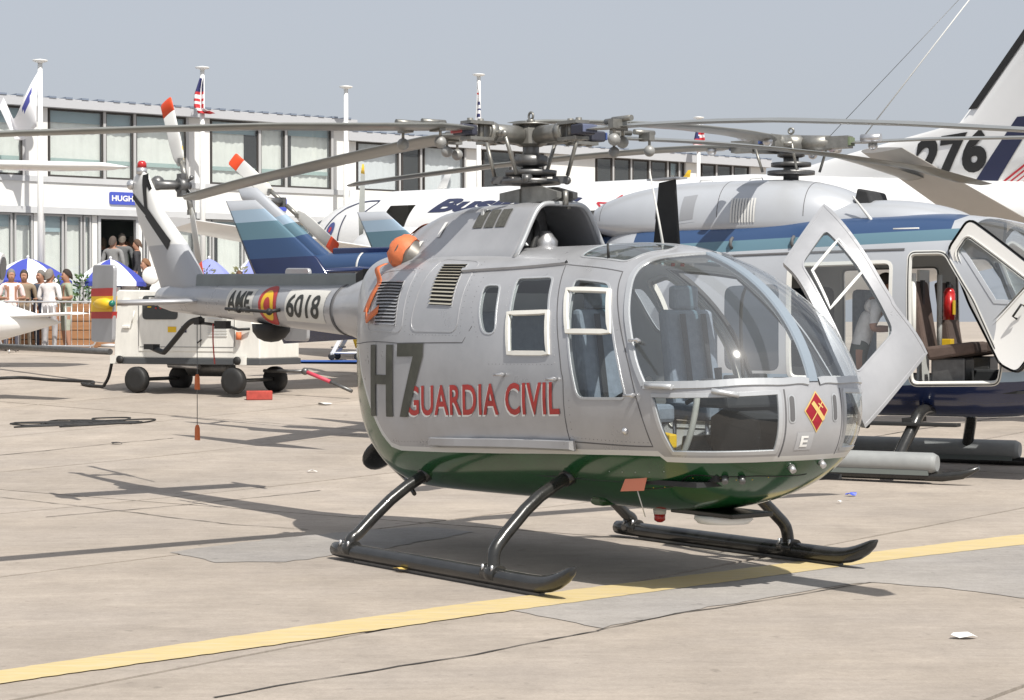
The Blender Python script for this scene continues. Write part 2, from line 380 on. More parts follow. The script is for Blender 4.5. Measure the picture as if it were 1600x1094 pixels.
for ib in range(-9, 15):
    b0 = 6.95 + 3.4 * ib - 3.4; b1 = b0 + 3.4
    for ia in range(-5, 10):
        a0 = ia * 7.5 + (ib % 2) * 0.0 - 2.2; a1 = a0 + 7.5
        cx, cy = ab((a0 + a1) / 2, (b0 + b1) / 2)
        if cy < 2 or cy > 62 or abs(cx) > 0.30 * cy + 7: continue
        g = 0.019; na, nb = 15, 7; mb = MB(); vv = []; wob = [[rs.uniform(-1.4, 1.4) for _ in range(20)] for _ in range(4)]
        for i in range(na):
            for j in range(nb):
                a = a0 + g + (a1 - a0 - 2 * g) * i / (na - 1); b = b0 + g + (b1 - b0 - 2 * g) * j / (nb - 1)
                if j == 0: b += 0.006 * wob[0][i]
                if j == nb - 1: b += 0.006 * wob[1][i]
                x, y = ab(a, b); vv.append((x, y, gz(y)))
        mb.add(vv, [(i * nb + j, (i + 1) * nb + j, (i + 1) * nb + j + 1, i * nb + j + 1) for i in range(na - 1) for j in range(nb - 1)])
        rim = [i * nb for i in range(na)] + [(na - 1) * nb + j for j in range(1, nb)] + [i * nb + nb - 1 for i in range(na - 2, -1, -1)] + [j for j in range(nb - 2, 0, -1)]
        k = len(rim); sk = [vv[q] for q in rim] + [(vv[q][0], vv[q][1], vv[q][2] - 0.03) for q in rim]
        mb.add(sk, [(i, (i + 1) % k, k + (i + 1) % k, k + i) for i in range(k)])
        mb.build('concrete_slab', M_slab, apron)
def sheet(name, poly, m, dz, parent=None, step=0.5, jitter=0.0):
    p = dens([(a, b, 0) for a, b in poly], step); p = [(q[0] + rs.uniform(-jitter, jitter), q[1] + rs.uniform(-jitter, jitter)) for q in p]
    ov, _, of, *_ = delaunay_2d_cdt([Vector(q) for q in p], [(i, (i + 1) % len(p)) for i in range(len(p))], [], 1, 1e-5); V2 = [(q.x, q.y, gz(q.y) + dz) for q in ov]; T = []
    for t in of:
        a, b, c2 = [Vector(V2[i]) for i in t[:3]]; T.append(tuple(t) if (b - a).cross(c2 - a).z > 0 else tuple(t)[::-1])
    return obj(name, mesh_of(V2, T), m, parent)
struct(sheet('asphalt_patch', [(-.04, 11.52), (.475, 10.80), (.775, 11.14), (1.137, 11.59), (1.605, 12.07), (1.97, 12.48), (2.264, 12.69), (2.66, 12.42), (3.0, 11.99), (3.35, 11.7), (8.9, 18.6), (7.4, 18.2), (3.9, 15.1), (2.64, 13.92), (1.79, 13.27), (.77, 12.18)], M_patch, 0.0035, step=0.1, jitter=0.02))
struct(sheet('asphalt_patch', [(-2.45, 14.35), (-1.7, 15.35), (-1.1, 15.9), (-0.6, 16.1), (-0.3, 15.7), (-0.9, 14.6), (-1.55, 13.75), (-2.0, 13.75)], M_patch, 0.0035, step=0.1, jitter=0.03))
# worn yellow line
my = bpy.data.materials.new('worn yellow paint'); my.use_nodes = True; nt = my.node_tree; b = nt.nodes['Principled BSDF']
geo = nt.nodes.new('ShaderNodeNewGeometry'); n1 = nt.nodes.new('ShaderNodeTexNoise'); n1.inputs['Scale'].default_value = 7; n1.inputs['Detail'].default_value = 9; n1.inputs['Roughness'].default_value = 0.75
mp = nt.nodes.new('ShaderNodeMapping'); mp.inputs['Rotation'].default_value = (0, 0, R(-43)); mp.inputs['Scale'].default_value = (.35, 2.6, 1); nt.links.new(geo.outputs['Position'], mp.inputs[0]); nt.links.new(mp.outputs[0], n1.inputs['Vector']); cr = nt.nodes.new('ShaderNodeValToRGB'); nt.links.new(n1.outputs['Fac'], cr.inputs[0])
cr.color_ramp.elements[0].position = 0.36; cr.color_ramp.elements[0].color = (0.44, 0.37, 0.29, 1); cr.color_ramp.elements[1].position = 0.46; cr.color_ramp.elements[1].color = (0.53, 0.415, 0.19, 1)
e = cr.color_ramp.elements.new(0.62); e.color = (0.55, 0.45, 0.28, 1)
nt.links.new(cr.outputs[0], b.inputs['Base Color']); b.inputs['Roughness'].default_value = 0.8
tp_ = [(-4.6, 7.3), (-2.41, 9.47), (-1.041, 10.937), (-.187, 11.809), (2.221, 14.0), (2.762, 14.518), (3.91, 15.516), (8.6, 19.7)]
bt_ = [(8.9, 19.3), (3.80, 14.85), (2.70, 13.95), (-.179, 11.27), (-.993, 10.431), (-1.70, 9.744), (-2.2, 9.25), (-4.4, 7.0)]
struct(sheet('yellow_line', tp_ + bt_, my, 0.0058, step=0.06, jitter=0.008))
# wandering cracks sealed with tar
def crack(pts, w):
    P = dens([(a, b, 0) for a, b in pts], 0.12, False)[:, :2]; n = len(P); off = np.cumsum([rs.uniform(-0.012, 0.012) for _ in range(n)]); L_ = []; R_ = []
    for i in range(n):
        d = P[min(i + 1, n - 1)] - P[max(i - 1, 0)]; d /= np.linalg.norm(d); q = np.array([-d[1], d[0]]); c2 = P[i] + q * off[i]; ww = w * rs.uniform(0.3, 1.2)
        L_.append(c2 + q * ww); R_.append(c2 - q * ww)
    v = [(p[0], p[1], gz(p[1]) + 0.0046) for p in L_ + R_]
    return struct(obj('tar_crack', mesh_of(v, [(i, i + 1, n + i + 1, n + i) for i in range(n - 1)]), M_joint))
crack([(-5.6, 19.5), (-4.3, 18.4), (-3.2, 17.3), (-2.24, 16.3), (-1.6, 15.9)], 0.009)
crack([(-1.3, 8.8), (-0.881, 9.257), (-0.2, 9.95), (0.443, 10.72)], 0.010)
crack([(0.44, 10.71), (0.95, 11.39), (1.6, 12.03), (2.26, 12.68)], 0.007)
crack([(-3.9, 16.9), (-3.0, 17.95), (-2.5, 18.6), (-1.85, 19.47)], 0.012)
crack([(-7.2, 22.4), (-6.0, 23.4), (-5.0, 24.8), (-4.3, 25.6)], 0.012)
crack([(4.4, 25.5), (5.6, 27.0), (7.4, 29.05)], 0.014)
# ------------------------------------------------------------ the silver and green helicopter
M_silver = mat('silver paint', (0.41, 0.415, 0.43), 0.34, 0.3, noise=0.10, nscale=3.0, bump=0.16, bscale=2.4, coat=0.25, rvar=0.09)
M_green = mat('green paint', (0.010, 0.066, 0.020), 0.16, 0.0, noise=0.2, nscale=2.0, bump=0.04, bscale=3.5, coat=0.35)
M_white = mat('white paint', (0.80, 0.80, 0.78), 0.4, noise=0.03, nscale=3)
M_trim = mat('pale trim', (0.62, 0.62, 0.60), 0.45)
M_alu = mat('bare aluminium', (0.62, 0.62, 0.63), 0.32, 0.8, noise=0.08, nscale=12)
M_steel = mat('dark steel', (0.16, 0.16, 0.16), 0.42, 0.7, noise=0.2, nscale=14)
M_black = mat('black rubber', (0.018, 0.018, 0.018), 0.6, noise=0.2, nscale=10)
M_skid = mat('black skid paint', (0.022, 0.022, 0.021), 0.27, 0.0, noise=0.35, nscale=9, coat=0.3, bump=0.1, bscale=30)
M_olive = mat('faded olive lettering', (0.06, 0.062, 0.048), 0.5, noise=0.35, nscale=7)
M_red = mat('red lettering', (0.42, 0.035, 0.03), 0.45, noise=0.1, nscale=8)
M_orange = mat('orange cover fabric', (0.62, 0.17, 0.065), 0.6, noise=0.12, nscale=9, bump=0.5, bscale=18)
M_dayglo = mat('orange red tip paint', (0.80, 0.085, 0.025), 0.45)
M_yel = mat('yellow paint', (0.75, 0.48, 0.02), 0.45)
M_blade = mat('grey rotor blade', (0.19, 0.195, 0.185), 0.38, 0.1, noise=0.12, nscale=5, coat=0.15)
M_grey = mat('grey cabin lining', (0.60, 0.62, 0.62), 0.7, noise=0.06, nscale=4)
M_seat = mat('grey seat fabric', (0.20, 0.235, 0.28), 0.85, noise=0.15, nscale=20)
M_dark = mat('dark interior', (0.025, 0.026, 0.028), 0.8, noise=0.2, nscale=9)
M_glass = glass('canopy glazing', (0.93, 0.96, 0.98), 1.85, 0.07, 0.055)
M_gside = glass('side window glazing', (0.84, 0.88, 0.89), 1.6, 0.02)
M_gteal = glass('roof window glazing', (0.42, 0.64, 0.68), 1.75, 0.12)
M_redl = mat('red lamp glass', (0.45, 0.02, 0.02), 0.15, coat=0.5)

heli = thing('helicopter', 'silver and dark green helicopter with red lettering and a large H7 on black skids', 'helicopter', (0.133, 14.24, 0), R(-54))
pod = Body(xn=2.841, zn=1.049, xt=1.183, at=2.235, xb=1.276, ab=2.8, xw=1.737, aw=3.896, nu=2.12, nl=2.24, W=0.796, ZT=2.155, ZB=0.431, xr=-1.797, zr=1.993, xrt=-1.056, xrb=-0.582, arb=2.049, xrw=-0.386, arw=2.221, zm=1.187, art=2.503, nr=3.675)
arch = spline([(2.181, -.78, 1.262), (2.086, -.768, 1.391), (1.981, -.725, 1.557), (1.891, -.671, 1.684), (1.807, -.594, 1.813), (1.741, -.513, 1.911), (1.715, -.441, 1.974), (1.721, -.368, 2.019), (1.763, -.299, 2.045), (1.808, -.243, 2.055), (1.87, -.12, 2.062), (1.885, -.042, 2.062)], 4)
bow = spline([(1.885, -.042, 2.062), (2.13, -.042, 1.975), (2.33, -.042, 1.878), (2.45, -.042, 1.787), (2.565, -.042, 1.684), (2.665, -.042, 1.568), (2.748, -.042, 1.435), (2.806, -.042, 1.288)], 5)
belt = spline([(2.806, -.042, 1.288), (2.778, -.26, 1.288), (2.70, -.45, 1.283), (2.56, -.64, 1.274), (2.36, -.745, 1.267), (2.181, -.78, 1.262)], 5)
ws_s = np.concatenate([arch[:-1], bow[:-1], belt[:-1]])
def nx(y, z):
    lo, hi = 2.0, 2.8405
    for _ in range(40):
        md = (lo + hi) / 2
        if float(pod.side_y(md, z)) > abs(y): lo = md
        else: hi = md
    return (lo, y, z)
chin_s = np.concatenate([np.array([nx(y, 1.205 + .023 * (y + .775) / .51) for y in np.linspace(-.775, -.265, 16)]), np.array([nx(-.265, z) for z in np.linspace(1.22, .885, 10)]), np.array([nx(y, .866 + .012 * (y + .70) / .435) for y in np.linspace(-.265, -.690, 14)]), dens([nx(-.690, .866), nx(-.775, 1.205)], .05, False)[1:-1]])
fdoor = np.concatenate([spline([(.99, -.446, 2.012), (1.151, -.636, 1.80), (1.324, -.763, 1.491), (1.385, -.789, 1.331), (1.412, -.795, 1.244), (1.427, -.751, .891)], 5)[:-1], dens([(1.427, -.751, .891), (2.21, -.732, .898)], .06, False)[:-1], spline([(2.21, -.732, .898), (2.165, -.78, 1.073), (2.03, -.773, 1.383), (1.80, -.667, 1.706), (1.685, -.574, 1.854), (1.62, -.484, 1.951)], 5)[:-1], dens([(1.62, -.484, 1.951), (.99, -.446, 2.012)], .05, False)[:-1]])
fwin = dens(rounded([(1.215, -.55, 1.915), (1.585, -.563, 1.885), (1.70, -.65, 1.74), (1.80, -.714, 1.612), (1.94, -.778, 1.381), (2.035, -.793, 1.178), (1.557, -.796, 1.166), (1.489, -.789, 1.333), (1.369, -.727, 1.611)], .06), .05)
rwin = dens(rounded([(.628, -.57, 1.925), (.975, -.54, 1.935), (1.06, -.64, 1.80), (1.15, -.71, 1.64), (1.239, -.774, 1.425), (.813, -.78, 1.423), (.727, -.714, 1.685)], .05), .05)
swin = dens(rounded([(.335, -.64, 1.89), (.50, -.624, 1.885), (.535, -.66, 1.82), (.632, -.757, 1.56), (.491, -.762, 1.56), (.40, -.72, 1.69)], .07), .04)
sky_s = dens(rounded([(1.03, -.37, 2.07), (.985, -.06, 2.15), (1.66, -.06, 2.12), (1.72, -.188, 2.086), (1.619, -.283, 2.074), (1.575, -.41, 2.014), (1.34, -.40, 2.045)], .06), .04)

def low_line(dz, dx):                                 # edge between silver flank and green belly, starboard half, in surface parameters
    a = [(-1.42 - dx, 1.66), (-1.30 - dx, 1.50), (-1.172 - dx, 1.278 + dz * .2), (-.926 - dx, 1.002 + dz * .6), (-.759 - dx * .7, .835 + dz), (-.641 - dx * .3, .754 + dz), (-.52, .733 + dz), (0.0, .748 + dz), (.6, .771 + dz), (1.2, .80 + dz), (1.956, .832 + dz), (2.235, .840 + dz), (2.27, .807 + dz), (2.45, .808 + dz), (2.60, .812 + dz), (2.69, .815 + dz), (2.73, .818 + dz)]
    a = dens([(x, z, 0) for x, z in a], .05, False); P = [(x, -max(.03, float(pod.side_y(x, z))), z) for x, z, _ in a]
    y0 = P[-1][1]
    for t in np.linspace(0, 1, 9)[1:]:
        y = y0 * (1 - t) - 1e-4; lo, hi = 2.3, 2.8405
        for _ in range(30):
            md = (lo + hi) / 2
            if float(pod.side_y(md, .818 + dz)) > abs(y): lo = md
            else: hi = md
        P.append((lo, y, .818 + dz))
    q = pod.uv(np.array(P)); e = -PI / 2 + .002
    tail = [(q[-1][0], 1.5 * PI)] + [(u, 1.5 * PI) for u in np.linspace(q[-1][0], e, 60)[1:]] + [(e, w) for w in np.linspace(1.5 * PI, q[0][1], 12)[1:]]
    return np.concatenate([q, np.array(tail)])
def mirv(q): return np.stack([q[:, 0], PI - q[:, 1]], 1)
rhole = mirror(dens(rounded([(.64, -.6, 1.97), (.90, -.5, 1.97), (1.07, -.64, 1.78), (1.23, -.76, 1.49), (1.31, -.79, 1.25), (1.32, -.75, .93), (.64, -.74, .93)], .06), .05))
st_s = low_line(.032, -.025); gr_s = low_line(0, 0)
loops = [('stripe', st_s), ('stripe', mirv(st_s)), ('green', gr_s), ('green', mirv(gr_s)), ('ws_s', ws_s), ('ws_p', mirror(ws_s)), ('chin_s', chin_s), ('chin_p', mirror(chin_s)),
         ('door_s', fdoor), ('door_p', mirror(fdoor)), ('fwin_s', fwin), ('fwin_p', mirror(fwin)), ('rwin_s', rwin), ('rwin_p', mirror(rwin)), ('swin_s', swin), ('swin_p', mirror(swin)), ('roof_s', sky_s), ('roof_p', mirror(sky_s)), ('gap_p', rhole)]
reg = pod.split(loops)
hull = surf_obj('fuselage', reg['body'], M_silver, heli)
surf_obj('belly', reg['green'], M_green, heli)
surf_obj('trim_stripe', reg['stripe'], M_trim, heli)
for k, nm, m in (('ws_s', 'windscreen', M_glass), ('ws_p', 'windscreen', M_glass), ('chin_s', 'chin_window', M_gside), ('chin_p', 'chin_window', M_gside), ('rwin_s', 'cabin_window', M_gside), ('swin_s', 'cabin_window', M_gside), ('swin_p', 'cabin_window', M_gside), ('roof_s', 'roof_window', M_gteal), ('roof_p', 'roof_window', M_gteal)):
    surf_obj(nm, reg[k], m, heli)
bx = [reg[k] for k in ('body', 'green', 'stripe')]
k0 = 0; V_, F_, N_ = [], [], []
for r_ in bx:
    v, f, n = liner(r_, .028); sel = (v[f].mean(1)[:, 0] > -0.15) & (v[f].mean(1)[:, 0] < 2.66)
    V_.append(v); F_.append(f[sel] + k0); N_.append(n); k0 += len(v)
obj('cabin_lining', mesh_of(np.concatenate(V_), np.concatenate(F_), True, np.concatenate(N_)), M_grey, heli)
def band(name, P, w, h, m, parent, closed=True, body=None, base=-0.004):
    body = body or pod; P = np.asarray(P, float); P = body.on(P) if body else P; n = len(P); N = body.N(P); v = []
    for i in range(n):
        a = P[(i - 1) % n] if (closed or i) else P[i]; b = P[(i + 1) % n] if (closed or i < n - 1) else P[i]
        t = (b - a) / max(1e-9, np.linalg.norm(b - a)); sd = np.cross(N[i], t)
        v += [P[i] - sd * w / 2 + N[i] * base, P[i] - sd * w / 2 * .8 + N[i] * h, P[i] + sd * w / 2 * .8 + N[i] * h, P[i] + sd * w / 2 + N[i] * base]
    f = []
    for i in range(n if closed else n - 1):
        for j in range(3): f.append((i * 4 + j, i * 4 + j + 1, ((i + 1) % n) * 4 + j + 1, ((i + 1) % n) * 4 + j))
    mb = MB(); mb.add(v, f, 0, False); return mb.build(name, m, parent)
M_frame = mat('bright frame', (0.50, 0.515, 0.53), 0.32, 0.4, noise=0.05, nscale=5)
M_seam = mat('panel gap', (0.11, 0.11, 0.115), 0.7)
M_ivory = mat('ivory window frame', (0.72, 0.71, 0.66), 0.45, noise=0.05, nscale=9)
# doors : the starboard one is shut, the port one stands open on its forward hinge
sd_ = thing  # noqa
door_s = surf_obj('door', reg['door_s'], M_silver, heli); surf_obj('window_pane', reg['fwin_s'], M_gside, door_s)
v, f, n = liner(reg['door_s'], .03); obj('inner_panel', mesh_of(v, f, True, n), M_grey, door_s)
band('window_seal', fwin, .018, .004, M_frame, door_s)
band('sliding_frame', dens([(1.212, -.606, 1.844), (1.628, -.6, 1.831), (1.795, -.728, 1.577), (1.383, -.738, 1.579)], .06), .038, .014, M_ivory, door_s)
band('door_gap', fdoor, .010, .0015, M_seam, door_s)
axo = Vector((2.232, .786, 1.2)); axd = Vector((-.51, -.159, 1.0)).normalized()
DM = Matrix.Translation(axo) @ Matrix.Rotation(-1.705, 4, axd) @ Matrix.Translation(-axo)
door_p = surf_obj('open_door', reg['door_p'], M_silver, heli); door_p['label'] = 'open silver front door swung out on the far side'
surf_obj('window_pane', reg['fwin_p'], M_gside, door_p)
v, f, n = liner(reg['door_p'], .03); obj('inner_panel', mesh_of(v, f, True, n), M_grey, door_p)
band('window_seal', mirror(fwin), .014, .004, M_silver, door_p); band('door_rim', mirror(fdoor), .03, .003, M_silver, door_p, base=-.032)
band('sliding_frame', mirror(dens([(1.25, -.606, 1.80), (1.60, -.6, 1.79), (1.79, -.728, 1.577), (1.383, -.738, 1.579)], .06)), .022, .006, M_trim, door_p)
door_p.matrix_local = DM
for P in (fdoor, mirror(fdoor)):
    pass
band('door_jamb', mirror(fdoor), .05, .001, M_black, heli, base=-.03); band('door_jamb', rhole, .05, .004, M_ivory, heli, base=-.035)
for fl in (lambda q: q, mirror):
    band('windscreen_arch', fl(arch), .042, .010, M_frame, heli, False)
    band('windscreen_sill', fl(belt), .05, .012, M_frame, heli, False)
    band('chin_frame', fl(chin_s), .030, .006, M_frame, heli)
    if fl is not mirror: band('window_seal', fl(rwin), .018, .004, M_frame, heli)
    band('window_seal', fl(swin), .016, .004, M_frame, heli)
    if fl is not mirror: band('sliding_frame', fl(dens([(.716, -.711, 1.694), (1.115, -.689, 1.70), (1.232, -.774, 1.44), (.811, -.779, 1.437)], .06)), .036, .014, M_ivory, heli)
    band('roof_window_seal', fl(sky_s), .02, .004, M_frame, heli)
bw = bow.copy(); bw[:, 1] = 0
band('centre_bow', bw, .086, .008, mat('blue grey bow', (0.27, 0.32, 0.37), 0.35, 0.2), heli, False)
band('panel_gap', dens([(-1.45, -.55, 1.475), (-1.2, -.66, 1.478), (-.5, -.78, 1.485), (.28, -.78, 1.50), (.36, -.74, 1.60)], .08, False), .008, .0012, M_seam, heli, False)
band('panel_gap', np.array([nx(-.228, z) for z in np.linspace(1.245, .845, 12)]), .012, .0015, M_seam, heli, False)
band('panel_gap', np.array([nx(.228, z) for z in np.linspace(1.245, .845, 12)]), .008, .0012, M_seam, heli, False)
band('access_panel_edge', dens(rounded([(-1.0, -.6, 1.99), (-.50, -.6, 1.99), (-.46, -.78, 1.56), (-1.02, -.7, 1.56)], .08), .06), .014, .003, M_silver, heli)
band('access_panel_edge', dens(rounded([(-.34, -.5, 2.07), (.10, -.5, 2.06), (.20, -.75, 1.56), (-.36, -.75, 1.56)], .08), .06), .014, .003, M_silver, heli)
band('eave_strip', dens([(.02, -.59, 1.985), (.5, -.52, 2.0), (.99, -.44, 2.02)], .08, False), .03, .022, M_silver, heli, False)
band('seal_line', spline([(1.75, -.56, .60), (2.0, -.56, .61), (2.2, -.54, .66), (2.36, -.56, .735), (2.50, -.50, .70), (2.62, -.36, .65), (2.66, -.15, .63), (2.67, .1, .63)], 5), .010, .002, M_black, heli, False)
# louvres
def louvre(n, tl, tr, bl, br, slat):
    q = dens([tl, tr, br, bl], .05); e = band('louvre_recess', q, .012, .003, M_silver, heli)
    P = pod.on(np.array([[np.array(tl) * (1 - a) * (1 - b) + np.array(tr) * a * (1 - b) + np.array(bl) * (1 - a) * b + np.array(br) * a * b for a in np.linspace(0, 1, 7)] for b in np.linspace(0, 1, 12)]).reshape(-1, 3))
    Nn = pod.N(P); obj('recess_floor', mesh_of(P + Nn * .0015, [(i * 7 + j, i * 7 + j + 1, (i + 1) * 7 + j + 1, (i + 1) * 7 + j) for i in range(11) for j in range(6)], True), M_dark, e)
    for i in range(n):
        b = (i + .5) / n; a0 = np.array(tl) * (1 - b) + np.array(bl) * b; a1 = np.array(tr) * (1 - b) + np.array(br) * b
        L_ = pod.on(np.array([a0 + (a1 - a0) * t for t in np.linspace(0, 1, 5)])); N = pod.N(L_); dn = np.array([0, 0, -1.0]); hgt = abs(tl[2] - bl[2]) / n
        v = []
        for p, nn in zip(L_, N):
            dv = dn - nn * dn.dot(nn); dv /= np.linalg.norm(dv)
            v += [p - dv * hgt * .45 + nn * .002, p + dv * hgt * .28 + nn * .014, p + dv * hgt * .28 + nn * .010, p - dv * hgt * .45 - nn * .002]
        MB().add(v, [(k * 4 + j, k * 4 + (j + 1) % 4, (k + 1) * 4 + (j + 1) % 4, (k + 1) * 4 + j) for k in range(4) for j in range(4)]).build('louvre_slat', slat, e)
louvre(14, (-.928, -.655, 1.934), (-.584, -.681, 1.928), (-.869, -.748, 1.61), (-.551, -.777, 1.61), M_silver)
louvre(13, (-.257, -.558, 2.045), (-.005, -.537, 2.04), (-.175, -.741, 1.752), (.084, -.731, 1.742), mat('sandy slat', (0.42, 0.40, 0.34), 0.5, 0.2))
# lettering on the flank
def flank(a, b): 
    y = -pod.side_y(a, b); P = np.stack([a, y, b], -1); return P, pod.N(P)
H_ = [[(-.915, .962), (-.825, .965), (-.825, 1.475), (-.915, 1.473)], [(-.655, .968), (-.56, .970), (-.56, 1.478), (-.655, 1.477)], [(-.825, 1.195), (-.655, 1.195), (-.655, 1.262), (-.825, 1.262)]]
S7 = [[(-.50, 1.395), (-.295, 1.40), (-.175, 1.40), (-.175, 1.49), (-.50, 1.486)], [(-.295, 1.40), (-.465, .974), (-.365, .976), (-.175, 1.40)]]
def slope(p): v, f = p; v = v.copy(); v[:, 1] += v[:, 0] * .0417; v[:, 0] += -.378; v[:, 1] += .985; return v, f
gc = fit_text('GUARDIA CIVIL', 1.753, .208, offset=.018, spacing=1.06)
sh = (gc[0] + np.array([-.013, -.012]), gc[1])
lettering('lettering_shadow', slope(sh), flank, M_white, heli, off=.003); lettering('lettering', slope(gc), flank, M_red, heli, off=.005)
lettering('lettering', flat_poly_geo(H_), flank, M_olive, heli, off=.007); lettering('lettering', flat_poly_geo(S7), flank, M_olive, heli, off=.007)
# nose: diamond badge, slots, letter panel
def nose(a, b):                                        # a = y, b = z
    lo = np.full(len(a), 2.3); hi = np.full(len(a), 2.8405)
    for _ in range(32):
        md = (lo + hi) / 2; g = pod.side_y(md, b) > np.abs(a); lo = np.where(g, md, lo); hi = np.where(g, hi, md)
    P = np.stack([lo, a, b], -1); return P, pod.N(P)
M_gold = mat('gold paint', (0.62, 0.44, 0.16), 0.4); M_badge = mat('badge red', (0.28, 0.012, 0.025), 0.4)
dm = np.array([(0, 1.232), (.092, 1.116), (-.004, .985), (-.10, 1.116)])
lettering('badge', flat_poly_geo([[tuple(p) for p in dm]]), nose, M_gold, heli, off=.003, step=.03)
lettering('badge_field', flat_poly_geo([[tuple((p - dm.mean(0)) * .90 + dm.mean(0)) for p in dm]]), nose, M_badge, heli, off=.005, step=.03)
def stroke(a, b, w):
    a, b = np.array(a), np.array(b); d = (b - a) / np.linalg.norm(b - a); n = np.array([-d[1], d[0]]) * w / 2; return [tuple(a - n), tuple(b - n), tuple(b + n), tuple(a + n)]
lettering('badge_sword', flat_poly_geo([stroke((-.045, 1.055), (.045, 1.168), .007), stroke((.012, 1.158), (.046, 1.132), .008)]), nose, M_gold, heli, off=.007, step=.03)
lettering('badge_rods', flat_poly_geo([stroke((.05, 1.06), (-.035, 1.165), .028)] ), nose, M_gold, heli, off=.0075, step=.03)
def pill(cx, cz, w, h, n=8):
    return [(cx + w / 2 * math.cos(t), cz + h / 2 - w / 2 + w / 2 * math.sin(t)) for t in np.linspace(0, PI, n)] + [(cx + w / 2 * math.cos(t), cz - h / 2 + w / 2 + w / 2 * math.sin(t)) for t in np.linspace(PI, 2 * PI, n)]
for y in (-.185, .16):
    lettering('vent_slot_rim', flat_poly_geo([pill(y, 1.13, .05, .17)]), nose, M_frame, heli, off=.003, step=.04)
    lettering('vent_slot', flat_poly_geo([pill(y, 1.13, .032, .15)]), nose, M_seam, heli, off=.005, step=.04)
ev, ef = fit_text('E', .055, .065, offset=.03); lettering('letter_panel', flat_poly_geo([[(-.145, .885), (-.02, .885), (-.02, .99), (-.145, .99)]]), nose, mat('panel grey', (.46, .47, .49), .4, .3), heli, off=.002, step=.04)
lettering('letter', (ev + np.array([-.115, .905]), ef), nose, M_white, heli, off=.005, step=.03)
# step rail, handles, small fittings
mb = MB(); p = pod.on(np.array([(x, -.75, .835 + .044 * (x + .15) / 1.6) for x in np.linspace(-.14, 1.48, 14)])); N = pod.N(p)
v = []
for i, (q, n) in enumerate(zip(p, N)):
    d = .055 * min(1, i / 3 + .15); v += [q + np.array([0, 0, .02]), q + np.array([0, -d, .012]), q + np.array([0, -d, -.035]), q + np.array([0, 0, -.05])]
mb.add(v, [(k * 4 + j, k * 4 + (j + 1) % 4, (k + 1) * 4 + (j + 1) % 4, (k + 1) * 4 + j) for k in range(13) for j in range(4)]).add(v[-4:], [(0, 1, 2, 3)]).build('step_rail', M_silver, heli)
for x, z in ((.78, 1.29), (1.34, 1.275), (2.08, 1.53), (2.11, 1.20)):
    q = pod.on(np.array([(x, -.75, z)]))[0]; n = pod.N(q); mb = MB(); mb.tube([q + n * .002, q + n * .035], .014, 10); mb.tube([q + n * .032 + np.array([-.07, 0, -.004]), q + n * .034 + np.array([.02, 0, 0])], .009, 8); mb.build('door_handle', M_alu, heli)
q = pod.on(np.array([(2.0, -.7, 1.0)]))[0]; MB().ball(q, .022).build('filler_cap', M_alu, heli)
for x0, x1 in ((2.22, 2.40), (2.60, 2.70)):
    P = pod.on(np.array([(x, -.7, 1.25) for x in np.linspace(x0, x1, 4)])); N = pod.N(P); MB().tube([tuple(q + n * .03) for q, n in zip(P, N)], .016, 8).build('grab_bar', M_frame, heli)
# ------------------------------------------------------------ helicopter: cabin interior
def seat_part(parent, x, y, z0, name='seat', m=None, scale=1.0):
    m = m or M_seat; mb = MB(); mb.box((x + .02, y, z0 + .06), (.46, .44, .12)); s = mb.build(name, m, parent, bevel=.03)
    MB().prism([(x - .20, z0 + .06), (x - .08, z0 + .06), (x - .20, z0 + .72), (x - .29, z0 + .72)], y - .21, y + .21, 'y').build('backrest', m, s, bevel=.03)
    for dx, dy in ((-.15, -.17), (.17, -.17), (-.15, .17), (.17, .17)): MB().tube([(x + dx, y + dy, z0 - .28), (x + dx, y + dy, z0 + .02)], .014, 6).build('leg', M_alu, s)
    mb = MB()
    for dy in (-.09, .09): mb.prism([(y + dy - .022, z0 + .14), (y + dy + .022, z0 + .14), (y + dy + .022, z0 + .70), (y + dy - .022, z0 + .70)], 0, .006, 'x')
    o = mb.build('harness_strap', M_dark, s); o.location = (x - .075, 0, 0); o.rotation_euler = (0, R(-9.5), 0)
    o.location = (x - .075 + .0, 0, 0); mm = Matrix.Translation((x - .07, 0, z0 + .14)) @ Matrix.Rotation(R(-10), 4, 'Y') @ Matrix.Translation((0, 0, -z0 - .14)); o.matrix_local = mm
    return s
M_strap = M_dark
MB().prism([(-.1, .62), (2.45, .66), (2.45, .69), (-.1, .65)], -.60, .60, 'y').build('cabin_floor', M_dark, heli)
seat_part(heli, 1.48, -.36, 1.0); seat_part(heli, 1.48, .36, 1.0)
mb = MB(); mb.box((.32, 0, 1.02), (.42, 1.22, .12)); bs = mb.build('rear_bench', M_seat, heli, bevel=.03)
MB().box((.10, 0, 1.38), (.10, 1.22, .66)).build('backrest', M_seat, bs, bevel=.03)
MB().box((-.05, 0, 1.30), (.03, 1.14, 1.08)).build('bulkhead', M_grey, heli)
mb = MB(); mb.prism([(2.16, .70), (2.60, .72), (2.60, 1.06), (2.30, 1.13), (2.16, 1.06)], -.24, .24, 'y'); ip = mb.build('instrument_panel', M_dark, heli, bevel=.015)
mb = MB(); mb.prism([(2.10, 1.12), (2.44, 1.12), (2.42, 1.20), (2.16, 1.24)], -.34, .34, 'y'); mb.build('glareshield', M_dark, ip, bevel=.02)
M_dial = mat('dial face', (.04, .04, .045), .3); M_dialr = mat('dial rim', (.35, .35, .35), .4)
for i in range(4):
    for j in range(2):
        MB().lathe([(.038, 0), (.038, .012), (.030, .014), (0, .013)], (2.155, -.165 + .11 * i, .98 - .1 * j), 14, 'x', M=Matrix.Rotation(PI, 3, 'Z')).build('dial', M_dialr, ip)
M_tube = mat('pale tube', (.50, .50, .46), .45)
